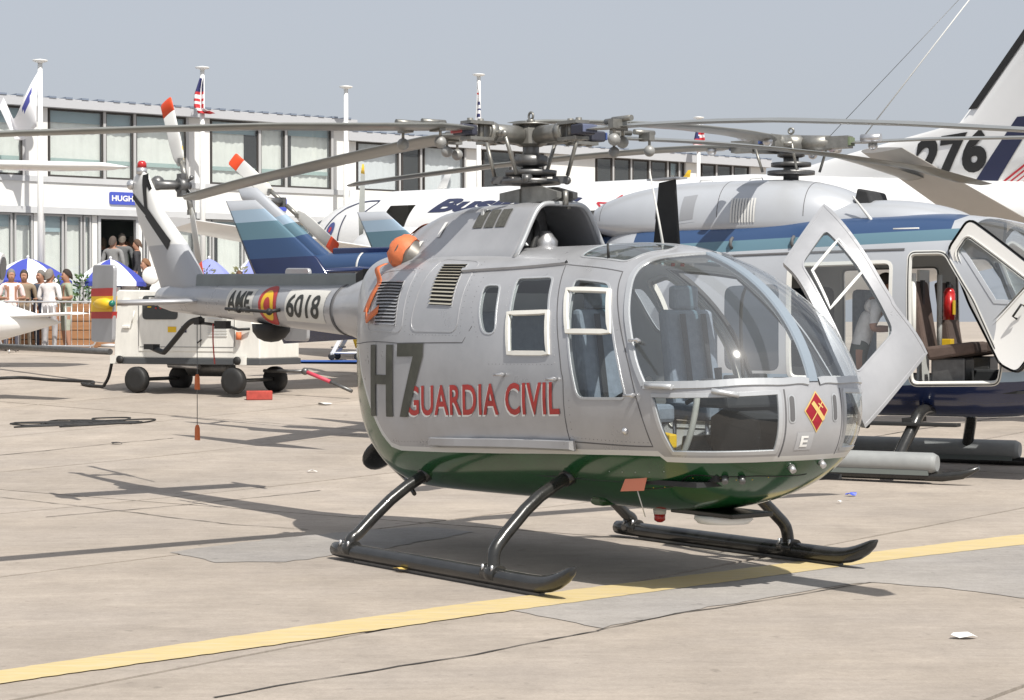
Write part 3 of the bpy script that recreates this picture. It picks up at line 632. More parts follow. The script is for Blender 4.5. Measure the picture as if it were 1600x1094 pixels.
for y in (-.34, .34):
    mb = MB(); mb.tube(spline([(1.62, y, .70), (1.72, y, .90), (1.64, y, 1.12), (1.60, y, 1.24)], 5), .014, 8); st = mb.build('cyclic_stick', M_tube, heli)
    MB().tube([(1.60, y, 1.23), (1.585, y, 1.34)], [.022, .026], 8).build('grip', M_black, st)
    for dy in (-.12, .12):
        mb = MB(); mb.tube([(2.30, y + dy, .69), (2.30, y + dy, .84), (2.30, y + dy + .09, .85)], .013, 6); mb.build('pedal', M_alu, heli)
mb = MB(); mb.tube(spline([(2.05, -.42, .72), (2.16, -.40, .95), (2.20, -.38, 1.16), (2.18, -.36, 1.28)], 5), .02, 8); mb.build('air_hose', M_tube, heli)
mb = MB(); mb.lathe([(.0, 0), (.075, .01), (.08, .12), (.06, .16), (0, .17)], (2.02, -.50, .70), 12); fx = mb.build('yellow_box', M_dark, heli); MB().prism([(2.06, .86), (2.16, .88), (2.16, .96), (2.06, .97)], -.56, -.50, 'y').build('yellow_flap', M_yel, heli, bevel=.008)
mb = MB(); mb.prism([(1.70, .70), (2.14, .70), (2.14, .95), (1.74, .92)], -.10, .10, 'y'); mb.build('centre_console', M_dark, heli, bevel=.01)
mb = MB(); mb.box((1.55, 0, 2.04), (.36, .26, .05)); mb.build('overhead_panel', M_grey, heli, bevel=.012)

# ------------------------------------------------------------ engine cowling
CS = [(.37, .385, .235, 2.452), (.15, .40, .25, 2.468), (-.2, .44, .265, 2.468), (-.5, .48, .27, 2.462), (-.8, .52, .26, 2.43), (-1.12, .52, .22, 2.355), (-1.35, .42, .17, 2.27), (-1.52, .28, .10, 2.17), (-1.62, .16, .05, 2.02)]
cs = np.array(CS)
def cowl(x, t):
    wb, wt, zt = [float(np.interp(x, cs[::-1, 0], cs[::-1, k])) for k in (1, 2, 3)]; z0 = 1.98
    c_, s_ = math.cos(t), math.sin(t); hz = abs(s_) ** .42; w = wb + (wt - wb) * hz ** 1.1
    flare = .10 * (1 - hz) ** 3 * min(1, max(0, (x + 1.3) / .5))
    return Vector((x, (w + flare) * math.copysign(abs(c_) ** .30, c_), z0 + (zt - z0) * hz))
mb = MB(); mb.grid(lambda a, b: cowl(.37 + (-1.99) * a, PI * b), 34, 41)
cw = mb.build('engine_cowling', M_silver, heli)
cw.modifiers.new('s', 'SOLIDIFY').thickness = .012
MB().tube([cowl(.372, t) for t in np.linspace(0.02, PI - .02, 40)], .018, 8).build('intake_rim', M_frame, cw)
def cowl_patch(name, x0, x1, t0, t1, m, off, nx=7, nt=6):
    g = [[cowl(x0 + (x1 - x0) * i / (nx - 1), t0 + (t1 - t0) * j / (nt - 1)) for j in range(nt)] for i in range(nx)]
    v = []; 
    for i in range(nx):
        for j in range(nt):
            p = g[i][j]; a = g[min(i + 1, nx - 1)][j] - g[max(i - 1, 0)][j]; b = g[i][min(j + 1, nt - 1)] - g[i][max(j - 1, 0)]; n = a.cross(b).normalized()
            if n.dot(p - Vector((p.x, 0, 2.05))) < 0: n = -n
            v.append(p + n * off)
    return obj(name, mesh_of(v, [(i * nt + j, i * nt + j + 1, (i + 1) * nt + j + 1, (i + 1) * nt + j) for i in range(nx - 1) for j in range(nt - 1)], True), m, cw)
M_mesh = mat('intake mesh', (.085, .085, .075), .7, noise=.3, nscale=60)
for i in range(3): cowl_patch('intake_screen', -.24 + .125 * i, -.24 + .125 * i + .105, PI - .36, PI - .90, M_mesh, .006)
cowl_patch('cowl_strip', -.62, -.58, PI - .25, PI - .6, M_white, .008, 2, 6); cowl_patch('cowl_strip', -.80, -.755, PI - .10, PI - .22, M_white, .008, 2, 6)
# inside the scoop: gearbox, cooler, mast base
mb = MB(); mb.lathe([(.20, 2.10), (.19, 2.22), (.13, 2.28), (.12, 2.40), (.10, 2.44)], (-.02, 0, 0), 18); gb = mb.build('gearbox', M_steel, heli)
MB().box((-.20, 0, 2.25), (.03, .56, .36)).build('firewall', M_grey, heli)
mb = MB(); mb.tube(spline([(.22, -.16, 2.13), (.20, -.10, 2.26), (.10, -.05, 2.34), (0, -.08, 2.30)], 5), .022, 8); mb.build('cooling_hose', M_black, gb)
mb = MB(); mb.lathe([(.08, 2.12), (.085, 2.20), (.05, 2.25), (.03, 2.27)], (.20, -.02, 0), 14); mb.build('oil_tank', M_alu, gb)
MB().prism([(.16, 2.16), (.36, 2.16), (.18, 2.30)], -.30, -.285, 'y').build('baffle', M_grey, heli)
# exhausts with orange covers
for y, x, z in ((-.45, -.84, 2.11), (.45, -.84, 2.11)):
    sgn = -1 if y < 0 else 1; dv = Vector((-.62, sgn * .50, .40)).normalized(); q = dv.to_track_quat('Z', 'Y').to_matrix()
    mb = MB(); mb.lathe([(.085, -.16), (.10, -.05), (.125, .03), (.125, .10)], (x, y, z), 22, M=q); ex = mb.build('exhaust_pipe', mat('exhaust metal', (.19, .18, .165), .5, .6, noise=.15, nscale=8), heli)
    mb = MB(); pr = [(.131, .02), (.137, .05), (.132, .09), (.115, .13), (.07, .165), (0.0, .175)]
    mb.lathe(pr, (x, y, z), 22, M=q)
    rr2 = random.Random(5 + sgn); mb.v = [tuple(Vector(p) + Vector((rr2.uniform(-.006, .006), rr2.uniform(-.006, .006), rr2.uniform(-.006, .006)))) for p in mb.v]
    cv = mb.build('exhaust_cover', M_orange, heli)
def ribbon(name, pts, w, m, parent, wdir=(1, 0, 0)):
    P = spline(pts, 6); wd = Vector(wdir) * w / 2; v = []
    for p in P: v += [Vector(p) - wd, Vector(p) + wd]
    o = obj(name, mesh_of(v, [(2 * i, 2 * i + 1, 2 * i + 3, 2 * i + 2) for i in range(len(P) - 1)], True), m, parent); s = o.modifiers.new('s', 'SOLIDIFY'); s.thickness = .003; return o
E_ = lambda x, z, o=.012: (x, -float(pod.side_y(x, z)) - o, z)
rb = ribbon('cover_ribbon', [(-.95, -.60, 2.06), (-.96, -.67, 2.02), E_(-.93, 1.93), E_(-.97, 1.84), E_(-1.02, 1.76), E_(-1.05, 1.71)], .095, M_orange, heli, (.8, -.1, 0))
ribbon('cover_ribbon', [E_(-1.05, 1.715), E_(-.99, 1.66, .02), E_(-.90, 1.68, .03), E_(-.80, 1.73, .02)], .075, M_orange, heli, (.25, 0, .8))
cowl_patch('cover_strap', -1.27, -1.10, PI - .55, PI * .30, M_orange, .014, 4, 16)
# ------------------------------------------------------------ main rotor
M_hub = mat('hub metal', (.27, .265, .245), .42, .65, noise=.2, nscale=14); M_purple = mat('blue grey fitting', (.05, .053, .075), .5, .2)
mb = MB(); mb.tube([(0, 0, 2.40), (0, 0, 2.72)], .075, 18); mb.tube([(0, 0, 2.72), (0, 0, 2.96)], .058, 18); mast = mb.build('rotor_mast', M_steel, heli)
mb = MB(); mb.lathe([(.10, 2.60), (.21, 2.605), (.215, 2.635), (.10, 2.64)], n=24); mb.lathe([(.09, 2.66), (.18, 2.665), (.185, 2.70), (.09, 2.705)], n=24); mb.lathe([(.085, 2.73), (.12, 2.74), (.12, 2.80), (.085, 2.81)], n=20)
for a in range(4):
    an = R(1.5 + 45 + 90 * a); mb.box((.21 * math.cos(an), .21 * math.sin(an), 2.635), (.11, .06, .05), an); mb.ball((.255 * math.cos(an), .255 * math.sin(an), 2.63), .03, 8)
mb.build('swashplate', M_steel, mast)
mb = MB(); mb.prism([(0, 2.47), (.34, 2.47), (.42, 2.49), (.42, 2.53), (.2, 2.58), (0, 2.58)], -.09, -.05, 'y'); mb.prism([(0, 2.47), (.34, 2.47), (.42, 2.49), (.42, 2.53), (.2, 2.58), (0, 2.58)], .05, .09, 'y'); mb.prism([(-.24, 2.49), (0, 2.47), (0, 2.57), (-.24, 2.55)], -.1, .1, 'y'); mb.tube([(.40, 0, 2.44), (.40, 0, 2.54)], .02, 8); mb.tube([(.33, .08, 2.42), (.34, .08, 2.50)], .018, 8); mb.build('control_lever', M_hub, mast)
mb = MB(); mb.lathe([(.08, 2.87), (.115, 2.885), (.12, 2.99), (.10, 3.01), (.095, 3.02)], n=8, smooth=False); mb.lathe([(.13, 3.02), (.13, 3.032), (0, 3.034)], n=20)
hub = mb.build('rotor_hub', M_hub, heli)
mb = MB(); mb.tube([(0, 0, 3.04), (0, 0, 3.06)], .03, 10); mb.tube([(.026 * math.cos(a), 0, 3.085 + .026 * math.sin(a)) for a in np.linspace(0, 2 * PI, 14)[:-1]], .009, 6, closed=True); mb.build('lifting_eye', M_hub, hub)
droop = {0: [(.6, 2.948), (1.16, 2.935), (1.78, 2.908), (2.35, 2.872), (3.38, 2.773), (4.28, 2.669), (4.92, 2.585)],
         1: [(.6, 2.972), (1.65, 2.992), (2.33, 2.989), (3.04, 2.975), (4.18, 2.916), (4.92, 2.81)],
         2: [(.6, 2.985), (1.08, 2.979), (1.85, 2.943), (2.78, 2.89), (3.8, 2.826), (4.92, 2.733)],
         3: [(.6, 2.955), (.77, 2.949), (1.45, 2.91), (2.22, 2.869), (3.12, 2.798), (3.94, 2.729), (4.92, 2.63)]}
def blade_geo(dr, chord, r0, r1, pitch0, pitch1, tip=.0):
    dr = np.array(dr); mb = MB(); v = []; pr = airfoil(1.0, .12, 7); k = len(pr); rs_ = list(np.linspace(r0, r1, 26)); 
    for i, r_ in enumerate(rs_):
        z = float(np.interp(r_, dr[:, 0], dr[:, 1])); ch = chord; fx = 0
        if r_ < r0 + .35: ch = chord * (.45 + .55 * (r_ - r0) / .35)
        if i == len(rs_) - 1: ch = chord * .6; fx = -.03
        p = R(pitch0 + (pitch1 - pitch0) * (r_ - r0) / (r1 - r0)); cp, sp = math.cos(p), math.sin(p)
        for a, b in pr:                                # local: x radial, y toward leading edge
            yy = (a + .25) * ch + fx; zz = b * ch * (1.5 if r_ < r0 + .3 else 1); v.append((r_, yy * cp - zz * sp, z + yy * sp + zz * cp))
    n = len(rs_); mb.add(v, [(i * k + j, i * k + (j + 1) % k, (i + 1) * k + (j + 1) % k, (i + 1) * k + j) for i in range(n - 1) for j in range(k)], 0, True)
    mb.add(v[:k], [tuple(range(k))[::-1]]); mb.add(v[-k:], [tuple(range(k))]); return mb
tipc = [(.12, .14, .22), (.06, .10, .28), (.16, .20, .12), (.42, .08, .09)]
for a in range(4):
    az = R(1.5 + 90 * a); Mz = Matrix.Rotation(az, 4, 'Z')
    o = blade_geo(droop[a], .27, .56, 4.92, 7, 1).build('rotor_blade', M_blade, heli); o.matrix_local = Mz
    zr = droop[a][0][1]
    mb = MB(); mb.tube([(.10, 0, 2.945), (.40, 0, zr)], [.066, .058], 14); mb.tube([(.33, 0, zr - .005), (.39, 0, zr)], .074, 14)
    for dz in (.055, -.055): mb.box((.47, 0, zr + dz), (.20, .12, .022))
    for dx in (.44, .53): mb.tube([(dx, 0, zr - .075), (dx, 0, zr + .085)], .022, 8)
    mb.tube([(.34, .14, zr - .02), (.34, .02, zr - .01)], .022, 8)
    g = mb.build('blade_grip', M_hub, heli); g.matrix_local = Mz
    MB().box((.575, 0, zr), (.13, .12, .075)).build('root_fitting', M_purple, g, bevel=.012)
    MB().box((.648, .0, zr + .002), (.014, .125, .055)).build('colour_mark', mat('root mark %d' % a, tipc[a], .5), g, bevel=.006)
    mb = MB(); mb.tube([(.345, .145, zr - .02), (.235, .14, 2.66)], .014, 8); mb.ball((.345, .145, zr - .02), .026, 8); mb.build('pitch_link', M_hub, g)
    for r_, sy in ((.86, .11), (1.02, -.10)):
        z = float(np.interp(r_, np.array(droop[a])[:, 0], np.array(droop[a])[:, 1])); mb = MB()
        mb.tube([(r_ - .09, sy * .35, z + .045), (r_ + .10, sy * .35, z + .045)], .020, 10); mb.box((r_, sy * .7, z + .01), (.05, .12, .06)); mb.tube([(r_, sy, z + .03), (r_, sy, z - .075)], .010, 8); pw = mb.build('pendulum_absorber', M_hub, g)
        MB().ball((r_, sy, z - .095), .042, 14).build('weight', mat('weight grey', (.30, .30, .29), .45, .2), pw)
# cockpit clutter
MB().tube([(1.60, -.60, 1.12), (1.84, -.61, 1.22), (2.02, -.60, 1.29)], [.016, .016, .024], 8).build('collective_lever', M_black, heli); MB().tube([(1.60, .06, 1.12), (1.90, .06, 1.25)], .016, 8).build('collective_lever', M_black, heli)
for i, (x, y, z, d) in enumerate(((2.22, -.30, 1.26, (.05, .10, .07)), (2.24, -.14, 1.27, (.05, .09, .09)), (2.22, .10, 1.27, (.06, .12, .10)), (2.24, .27, 1.26, (.05, .10, .07)))): MB().box((x, y, z), d).build('instrument', M_dark, heli, bevel=.01)
for y in (-.12, -.04, .04, .12): MB().lathe([(.014, 0), (.014, -.02), (0, -.02)], (1.58, y, 2.015), 8).build('overhead_knob', M_redl if abs(y) < .05 else M_trim, heli)
MB().tube([tuple(p) for p in spline([(1.62, .62, 1.95), (1.42, .70, 1.78), (1.40, .72, 1.40), (1.46, .70, 1.10)], 5)], .012, 6).build('headset_lead', M_black, heli)
for y in (-.36, .36): MB().box((1.22, y, 1.80), (.07, .22, .16)).build('headrest', M_seat, heli, bevel=.025)
for i in range(6): MB().box((2.45 - .02 * i, -.45 + .17 * i, .74), (.10, .08, .10)).build('avionics_box', M_dark, heli, bevel=.008)
# roof antennas
mb = MB(); mb.prism([(.985, 2.12), (1.25, 2.12), (1.205, 2.585), (1.045, 2.57)], .29, .31, 'y'); an = mb.build('blade_antenna', M_black, heli, bevel=.004)
MB().box((1.12, .30, 2.592), (.30, .10, .012)).build('antenna_cap', M_alu, an)
MB().tube([(1.50, -.05, 2.11), (1.45, -.05, 2.30), (1.36, -.05, 2.615)], [.010, .007, .005], 6).build('whip_antenna', M_trim, heli)
MB().tube([(1.36, -.39, 2.04), (1.35, -.39, 2.14)], [.010, .007], 8).build('stub_antenna', M_black, heli)
# ------------------------------------------------------------ tail
bo = [(-1.2, .33, 1.72), (-1.75, .315, 1.722), (-2.05, .27, 1.726), (-2.3, .212, 1.73), (-3.2, .187, 1.764), (-4.2, .160, 1.803), (-5.1, .137, 1.837), (-5.55, .125, 1.855), (-5.75, .10, 1.862), (-5.84, .05, 1.865)]
mb = MB(); mb.tube([(x, 0, z) for x, r_, z in bo], [r_ for x, r_, z in bo], 32); boom = mb.build('tail_boom', M_silver, heli)
mb = MB(); mb.tube([(-2.36, 0, 1.732), (-2.40, 0, 1.734)], .214, 32); mb.build('boom_joint_ring', M_seam, boom)
mb = MB()
mb.add([(-2.22, -.07, 1.88), (-2.22, .07, 1.88), (-2.22, .055, 2.022), (-2.22, -.055, 2.022), (-5.02, -.06, 1.94), (-5.02, .06, 1.94), (-5.02, .045, 2.068), (-5.02, -.045, 2.068)], [(0, 1, 2, 3), (4, 7, 6, 5), (0, 4, 5, 1), (1, 5, 6, 2), (2, 6, 7, 3), (3, 7, 4, 0)])
mb.build('drive_shaft_cover', mat('cover grey', (.20, .22, .22), .5, .2, noise=.1, nscale=5), boom, bevel=.015)
MB().prism([(-2.12, 1.86), (-2.24, 1.86), (-2.24, 2.02), (-2.12, 2.06)], -.07, .07, 'y').build('shaft_cover_end', M_black, boom, bevel=.01)
fin = wing_mb([((-4.86, 0, 1.84), (-.88, 0, -.06), (0, 1, 0)), ((-4.95, 0, 2.0), (-.90, 0, -.01), (0, 1, 0)), ((-5.08, 0, 2.14), (-.86, 0, -.02), (0, 1, 0)), ((-5.32, 0, 2.36), (-.75, 0, -.05), (0, 1, 0)), ((-5.55, 0, 2.52), (-.65, 0, -.05), (0, 1, 0)), ((-5.77, 0, 2.67), (-.54, 0, -.06), (0, 1, 0)), ((-6.0, 0, 2.93), (-.44, 0, -.01), (0, 1, 0)), ((-6.08, 0, 3.02), (-.32, 0, .0), (0, 1, 0)), ((-6.16, 0, 3.055), (-.16, 0, 0), (0, 1, 0))], .19)
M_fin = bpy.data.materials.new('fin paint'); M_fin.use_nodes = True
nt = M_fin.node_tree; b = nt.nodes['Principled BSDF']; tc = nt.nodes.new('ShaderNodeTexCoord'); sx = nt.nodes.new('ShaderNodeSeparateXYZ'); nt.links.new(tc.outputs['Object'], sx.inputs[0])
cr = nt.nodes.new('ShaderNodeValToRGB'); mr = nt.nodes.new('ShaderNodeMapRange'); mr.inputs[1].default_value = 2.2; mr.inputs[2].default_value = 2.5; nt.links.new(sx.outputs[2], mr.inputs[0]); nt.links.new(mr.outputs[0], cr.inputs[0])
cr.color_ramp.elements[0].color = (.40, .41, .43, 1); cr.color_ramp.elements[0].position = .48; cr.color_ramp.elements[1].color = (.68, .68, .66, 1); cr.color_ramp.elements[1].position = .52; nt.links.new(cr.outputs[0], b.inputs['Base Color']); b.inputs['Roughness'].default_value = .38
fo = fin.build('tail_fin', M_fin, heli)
def finside(a, b):
    zs = [1.84, 2.0, 2.14, 2.36, 2.52, 2.67, 2.93, 3.02, 3.055]; le = [-4.86, -4.95, -5.08, -5.32, -5.55, -5.77, -6.0, -6.08, -6.16]; ch = [.88, .90, .86, .75, .65, .54, .44, .32, .16]
    l = np.interp(b, zs, le); c2 = np.interp(b, zs, ch); q = np.clip((l - a) / c2, 0.002, .998); th = 5 * .19 * (.2969 * np.sqrt(q) - .126 * q - .3516 * q ** 2 + .2843 * q ** 3 - .1015 * q ** 4) * c2
    return np.stack([a, -th, b], -1), np.stack([0 * a, -1 + 0 * a, 0 * a], -1)
lettering('fin_stripe', flat_poly_geo([stroke((-6.10, 3.035), (-6.02, 2.66), .075), stroke((-6.40, 2.84), (-6.02, 2.66), .06), stroke((-6.03, 2.67), (-5.50, 2.34), .10), stroke((-6.10, 3.02), (-5.98, 2.88), .03)]), finside, M_black, fo, step=.04, off=.006)
mb = MB(); mb.lathe([(.05, 3.04), (.05, 3.10), (.045, 3.10)], (-6.22, 0, 0), 14); bc = mb.build('beacon_mount', M_alu, fo); MB().lathe([(.045, 3.10), (.045, 3.14), (.03, 3.165), (0, 3.17)], (-6.22, 0, 0), 14).build('beacon', M_redl, bc)
MB().ball((-6.42, -.02, 2.95), .05, 12, sc=(1, .8, 1)).build('position_lamp', M_alu, fo)
# tailplane with end plates
mb = wing_mb([((-4.82, -.95, 1.80), (-.40, 0, 0), (0, 0, 1)), ((-4.80, -.12, 1.82), (-.42, 0, 0), (0, 0, 1)), ((-4.80, .12, 1.82), (-.42, 0, 0), (0, 0, 1)), ((-4.82, .95, 1.80), (-.40, 0, 0), (0, 0, 1))], .13); tp = mb.build('tailplane', M_silver, heli)
M_ep = M_silver
for s_ in (-1, 1):
    y = .97 * s_; poly = rounded([(-4.76, 1.455), (-4.72, 2.13), (-5.16, 2.14), (-5.20, 1.46)], .05)
    ep = MB().prism([tuple(p) for p in poly], y - .018, y + .018, 'y').build('end_plate', M_ep, tp, bevel=.008)
    for z0, z1, m in ((1.665, 1.725, M_red), (1.725, 1.86, M_yel), (1.86, 1.93, M_red)):
        MB().prism([(-4.752, z0), (-4.738, z1), (-5.175, z1), (-5.185, z0)], y - .022, y + .022, 'y').build('flag_band', m, ep)
    mb = MB(); mb.tube([(-5.10, y + s_ * .02, 1.795), (-4.95, y + s_ * .05, 1.795), (-4.80, y + s_ * .055, 1.795), (-4.74, y + s_ * .03, 1.795)], [.02, .045, .05, .03], 12); mb.build('lamp_fairing', M_yel, ep)
    MB().ball((-4.72, y + s_ * .035, 1.795), .03, 10).build('position_lamp', mat('green lamp glass', (.02, .16, .12), .15), ep)
# tail rotor on the port side of the fin
mb = MB(); mb.tube([(-6.02, .02, 2.93), (-6.0, .40, 2.935)], [.05, .035], 12); mb.lathe([(.07, .26), (.075, .33), (.05, .37)], (-5.99, 0, 2.935), 14, 'y'); mb.box((-5.99, .30, 2.935), (.10, .05, .22)); mb.ball((-6.05, 0.08, 2.95), .07, 12); tr = mb.build('tail_rotor_hub', M_steel, heli)
mb = MB()
for dx, dz in ((-.09, .07), (.09, .07), (-.09, -.07), (.10, -.09)): mb.tube([(-5.99, .34, 2.935), (-5.99 + dx, .36, 2.935 + dz)], .012, 6); mb.ball((-5.99 + dx, .36, 2.935 + dz), .024, 8)
mb.build('pitch_weights', M_steel, tr)
def tr_blade(ang, parent, hubp, Rr, side, cols):
    d = Vector((math.sin(ang), 0, math.cos(ang))); e = Vector((math.cos(ang), 0, -math.sin(ang)))
    hp = Vector(hubp); tdir = Vector((0, 1, 0)); twist = R(12); e2 = (e * math.cos(twist) + tdir * math.sin(twist)); t2 = (tdir * math.cos(twist) - e * math.sin(twist))
    def st(r_, ch): return (hp + d * r_ + e2 * ch * .35, -e2 * ch, t2)
    mb = MB(); mb.tube([hp + d * .05, hp + d * .26], .028, 10); mb.box(tuple(hp + d * .27), (.05, .06, .05)); rt = mb.build('blade_root', M_hub, parent)
    k = .84
    wing_mb([st(.24, .10), st(.34, .16), st(.5, .18), st(Rr * k, .18)], .11).build('tail_rotor_blade', cols[0], parent)
    wing_mb([st(Rr * k, .181), st(Rr - .02, .181), st(Rr, .15)], .11).build('blade_tip', cols[1], parent)
    wing_mb([(st(.26, .11)[0], -e2 * .012, t2), (st(.40, .17)[0] + e2 * .003, -e2 * .014, t2)], .5).build('root_edge', M_yel, parent)
M_trb = mat('tail blade white', (.72, .72, .69), .4, noise=.05, nscale=5)
tr_blade(R(-26), tr, (-5.99, .36, 2.935), .95, 1, (M_trb, M_dayglo)); tr_blade(R(180 - 17), tr, (-5.99, .36, 2.935), .95, 1, (M_trb, M_dayglo))
# boom markings
bb = np.array(bo)[::-1]
def boomside(a, b):                                   # a = x, b = angle-height from the boom axis in metres along the skin, starboard
    r_ = np.interp(a, bb[:, 0], bb[:, 1]); z = np.interp(a, bb[:, 0], bb[:, 2]); t = b / r_; N = np.stack([0 * a, -np.cos(t), np.sin(t)], -1); P = np.stack([a, 0 * a, z], -1) + N * r_[:, None]; return P, N
def shift(g, x, z): return g[0] + np.array([x, z]), g[1]
M_plate = mat('pale number plate', (.62, .61, .57), .5); M_num = mat('number black', (.03, .032, .028), .5)
def slant(x0, x1, z0, z1, s_=.04): return [[(x0, z0), (x1, z0), (x1 + s_, z1), (x0 + s_, z1)]]
lettering('number_plate', flat_poly_geo(slant(-4.25, -3.76, -.10, .145)), boomside, M_plate, boom, off=.002, step=.05)
lettering('number_plate', flat_poly_geo(slant(-3.18, -2.52, -.125, .165)), boomside, M_plate, boom, off=.002, step=.05)
lettering('lettering', shift(fit_text('AME', .44, .19, shear=.18, offset=.026), -4.22, -.075), boomside, M_num, boom, off=.005, step=.04)
lettering('lettering', shift(fit_text('6018', .56, .20, shear=.18, offset=.022), -3.13, -.085), boomside, M_num, boom, off=.005, step=.04)
def disc(r0, sq=1.0): return flat_poly_geo([[(r0 * .80 * math.cos(t), r0 * math.sin(t)) for t in np.linspace(0, 2 * PI, 28)[:-1]]])
for r_, m, o_ in ((.20, M_red, .003), (.135, M_yel, .005), (.07, M_red, .007)): lettering('roundel', shift(disc(r_), -3.47, .0), boomside, m, boom, off=o_, step=.04)
def bp(x, t, o_=0.0): P, N = boomside(np.array([x]), np.array([t])); return tuple((P + N * o_)[0])
mb = MB(); mb.tube([bp(-4.05, -.03, .10), bp(-3.22, -.03, .10)], .014, 8)
for x in (-3.80, -3.25): mb.tube([bp(x, -.03, 0), bp(x, -.03, .10)], .016, 8); mb.ball(bp(x, -.03, .10), .03, 10)
mb.build('rod_antenna', M_black, boom)
mb = MB(); mb.lathe([(.165, 1.62), (.16, 1.555), (.12, 1.50), (.06, 1.47), (0, 1.462)], (-3.72, 0, 0), 22); mb.build('radome', M_black, boom)
mb = MB(); mb.tube(spline([(-5.02, 0, 1.66), (-5.25, 0, 1.625), (-5.50, 0, 1.49), (-5.72, 0, 1.37), (-5.80, 0, 1.355), (-6.06, 0, 1.40)], 6), .026, 10); mb.box((-6.02, 0, 1.40), (.20, .07, .05)); mb.build('tail_bumper', M_black, boom)
mb = MB(); mb.tube([(-5.25, 0, 1.64), (-4.55, 0, 1.60)], .014, 6); mb.box((-4.60, 0, 1.61), (.22, .05, .07)); mb.box((-5.05, 0, 1.64), (.10, .06, .06)); mb.build('trailing_aerial', M_black, boom)
ribbon('warning_ribbon', [(-4.74, -.02, 1.62), (-4.73, -.025, 1.45), (-4.71, -.02, 1.26)], .022, M_red, heli, (1, 0, 0))
MB().tube([(-5.09, 0, 1.62), (-5.092, 0, .70)], .004, 5).build('tie_down_cord', M_steel, heli)
for z in (1.12, .66):
    MB().prism([(-5.125, z - .10), (-5.055, z - .10), (-5.06, z + .01), (-5.08, z + .04), (-5.10, z + .04), (-5.12, z + .01)], -.012, .012, 'y').build('cord_tag', mat('orange tag', (.50, .12, .03), .6), heli, bevel=.004)
# fittings under and around the body
mb = MB(); mb.lathe([(.045, .44), (.04, .405), (0.0, .405)], (1.50, -.08, 0), 12); bc2 = mb.build('beacon_mount', M_trim, heli); MB().lathe([(.038, .41), (.036, .365), (.016, .352), (0, .35)], (1.50, -.08, 0), 12).build('beacon', M_redl, bc2)
MB().box((2.0, 0, .452), (.58, .34, .03)).build('radar_plate', M_skid, heli, bevel=.006); MB().lathe([(.18, .437), (.185, .41), (.16, .385), (0, .38)], (2.02, 0, 0), 28).build('radome', M_white, heli)
q = pod.on(np.array([(1.86, -.6, .63)]))[0]; mb = MB(); mb.add([q + np.array(d) for d in ((-.10, -.03, -.05), (.13, -.035, -.03), (.17, -.035, .08), (-.03, -.03, .07))], [(0, 1, 2, 3)]); o = mb.build('warning_flag', mat('salmon flag', (.72, .25, .16), .7), heli); o.modifiers.new('s', 'SOLIDIFY').thickness = .003
MB().tube([q + np.array((.06, -.03, -.03)), q + np.array((.04, .05, -.20))], .004, 6).build('flag_cord', M_trim, heli)
mb = MB(); mb.lathe([(0, 0), (.10, .01), (.15, .04), (.155, .055), (.10, .03), (0, .02)], (-1.62, -.2, .60), 22, M=Matrix.Rotation(R(-55), 3, 'Y')); o = mb.build('mirror', M_skid, heli)
MB().tube([(-1.50, -.22, .56), (-1.10, -.34, .48), (-.55, -.62, .42)], .016, 8).build('mirror_arm', M_skid, heli)
for y, z in ((-.44, .72), (-.36, .72), (-.10, .78), (.13, .80)):
    P, N = nose(np.array([y]), np.array([z])); MB().tube([tuple(P[0]), tuple(P[0] + N[0] * .04)], [.024, .018], 10).build('nose_lamp', M_alu if z > .75 else M_steel, heli)
# riveted edges
def rivets(P, sp, m, r_=.0045):
    P = dens(P, sp, False); P = pod.on(P); N = pod.N(P); mb = MB()
    for p, n in zip(P, N):
        t = np.cross(n, (0, 0, 1.0)); t /= np.linalg.norm(t); b2 = np.cross(n, t); mb.add([p + t * r_, p + b2 * r_, p - t * r_, p - b2 * r_, p + n * r_ * .8], [(0, 1, 4), (1, 2, 4), (2, 3, 4), (3, 0, 4)])
    o = mb.build('rivet_row', m, heli); o['kind'] = 'stuff'
rivets([(-.33, -.45, 2.085), (.1, -.42, 2.085)], .025, M_frame); rivets([(.99, -.43, 2.03), (1.3, -.46, 1.99), (1.62, -.45, 1.97)], .03, M_frame)
rivets([(1.06, -.57, 1.90), (1.25, -.74, 1.57), (1.31, -.78, 1.38)], .05, M_frame); rivets([(.60, -.62, 1.88), (.68, -.71, 1.70), (.77, -.78, 1.42)], .045, M_frame)
for P_ in ([(-.46, -.6, 1.99), (-.42, -.78, 1.57)], [(-1.0, -.6, 2.0), (-.5, -.6, 2.005)], [(-.36, -.75, 1.535), (.20, -.75, 1.535)], [(.24, -.75, 1.56), (.14, -.5, 2.05)], [(1.47, -.8, 1.15), (1.47, -.75, .93)], [(1.44, -.75, .92), (2.18, -.73, .925)], [(.28, -.6, 1.93), (.30, -.7, 1.72), (.44, -.77, 1.54)], [(-.6, -.78, .79), (.6, -.78, .83), (1.35, -.78, .86)], [(.60, -.78, 1.36), (1.28, -.78, 1.37)]): rivets(P_, .038, M_seam, .0035)
rivets([(-.2, -.55, .62), (.6, -.55, .63), (1.4, -.55, .66)], .11, M_green); rivets([(1.7, -.6, .755), (2.2, -.6, .77)], .12, M_frame); rivets([(1.9, -.6, .58), (2.2, -.55, .64), (2.36, -.55, .71), (2.5, -.5, .67), (2.64, -.25, .62)], .09, M_yel)
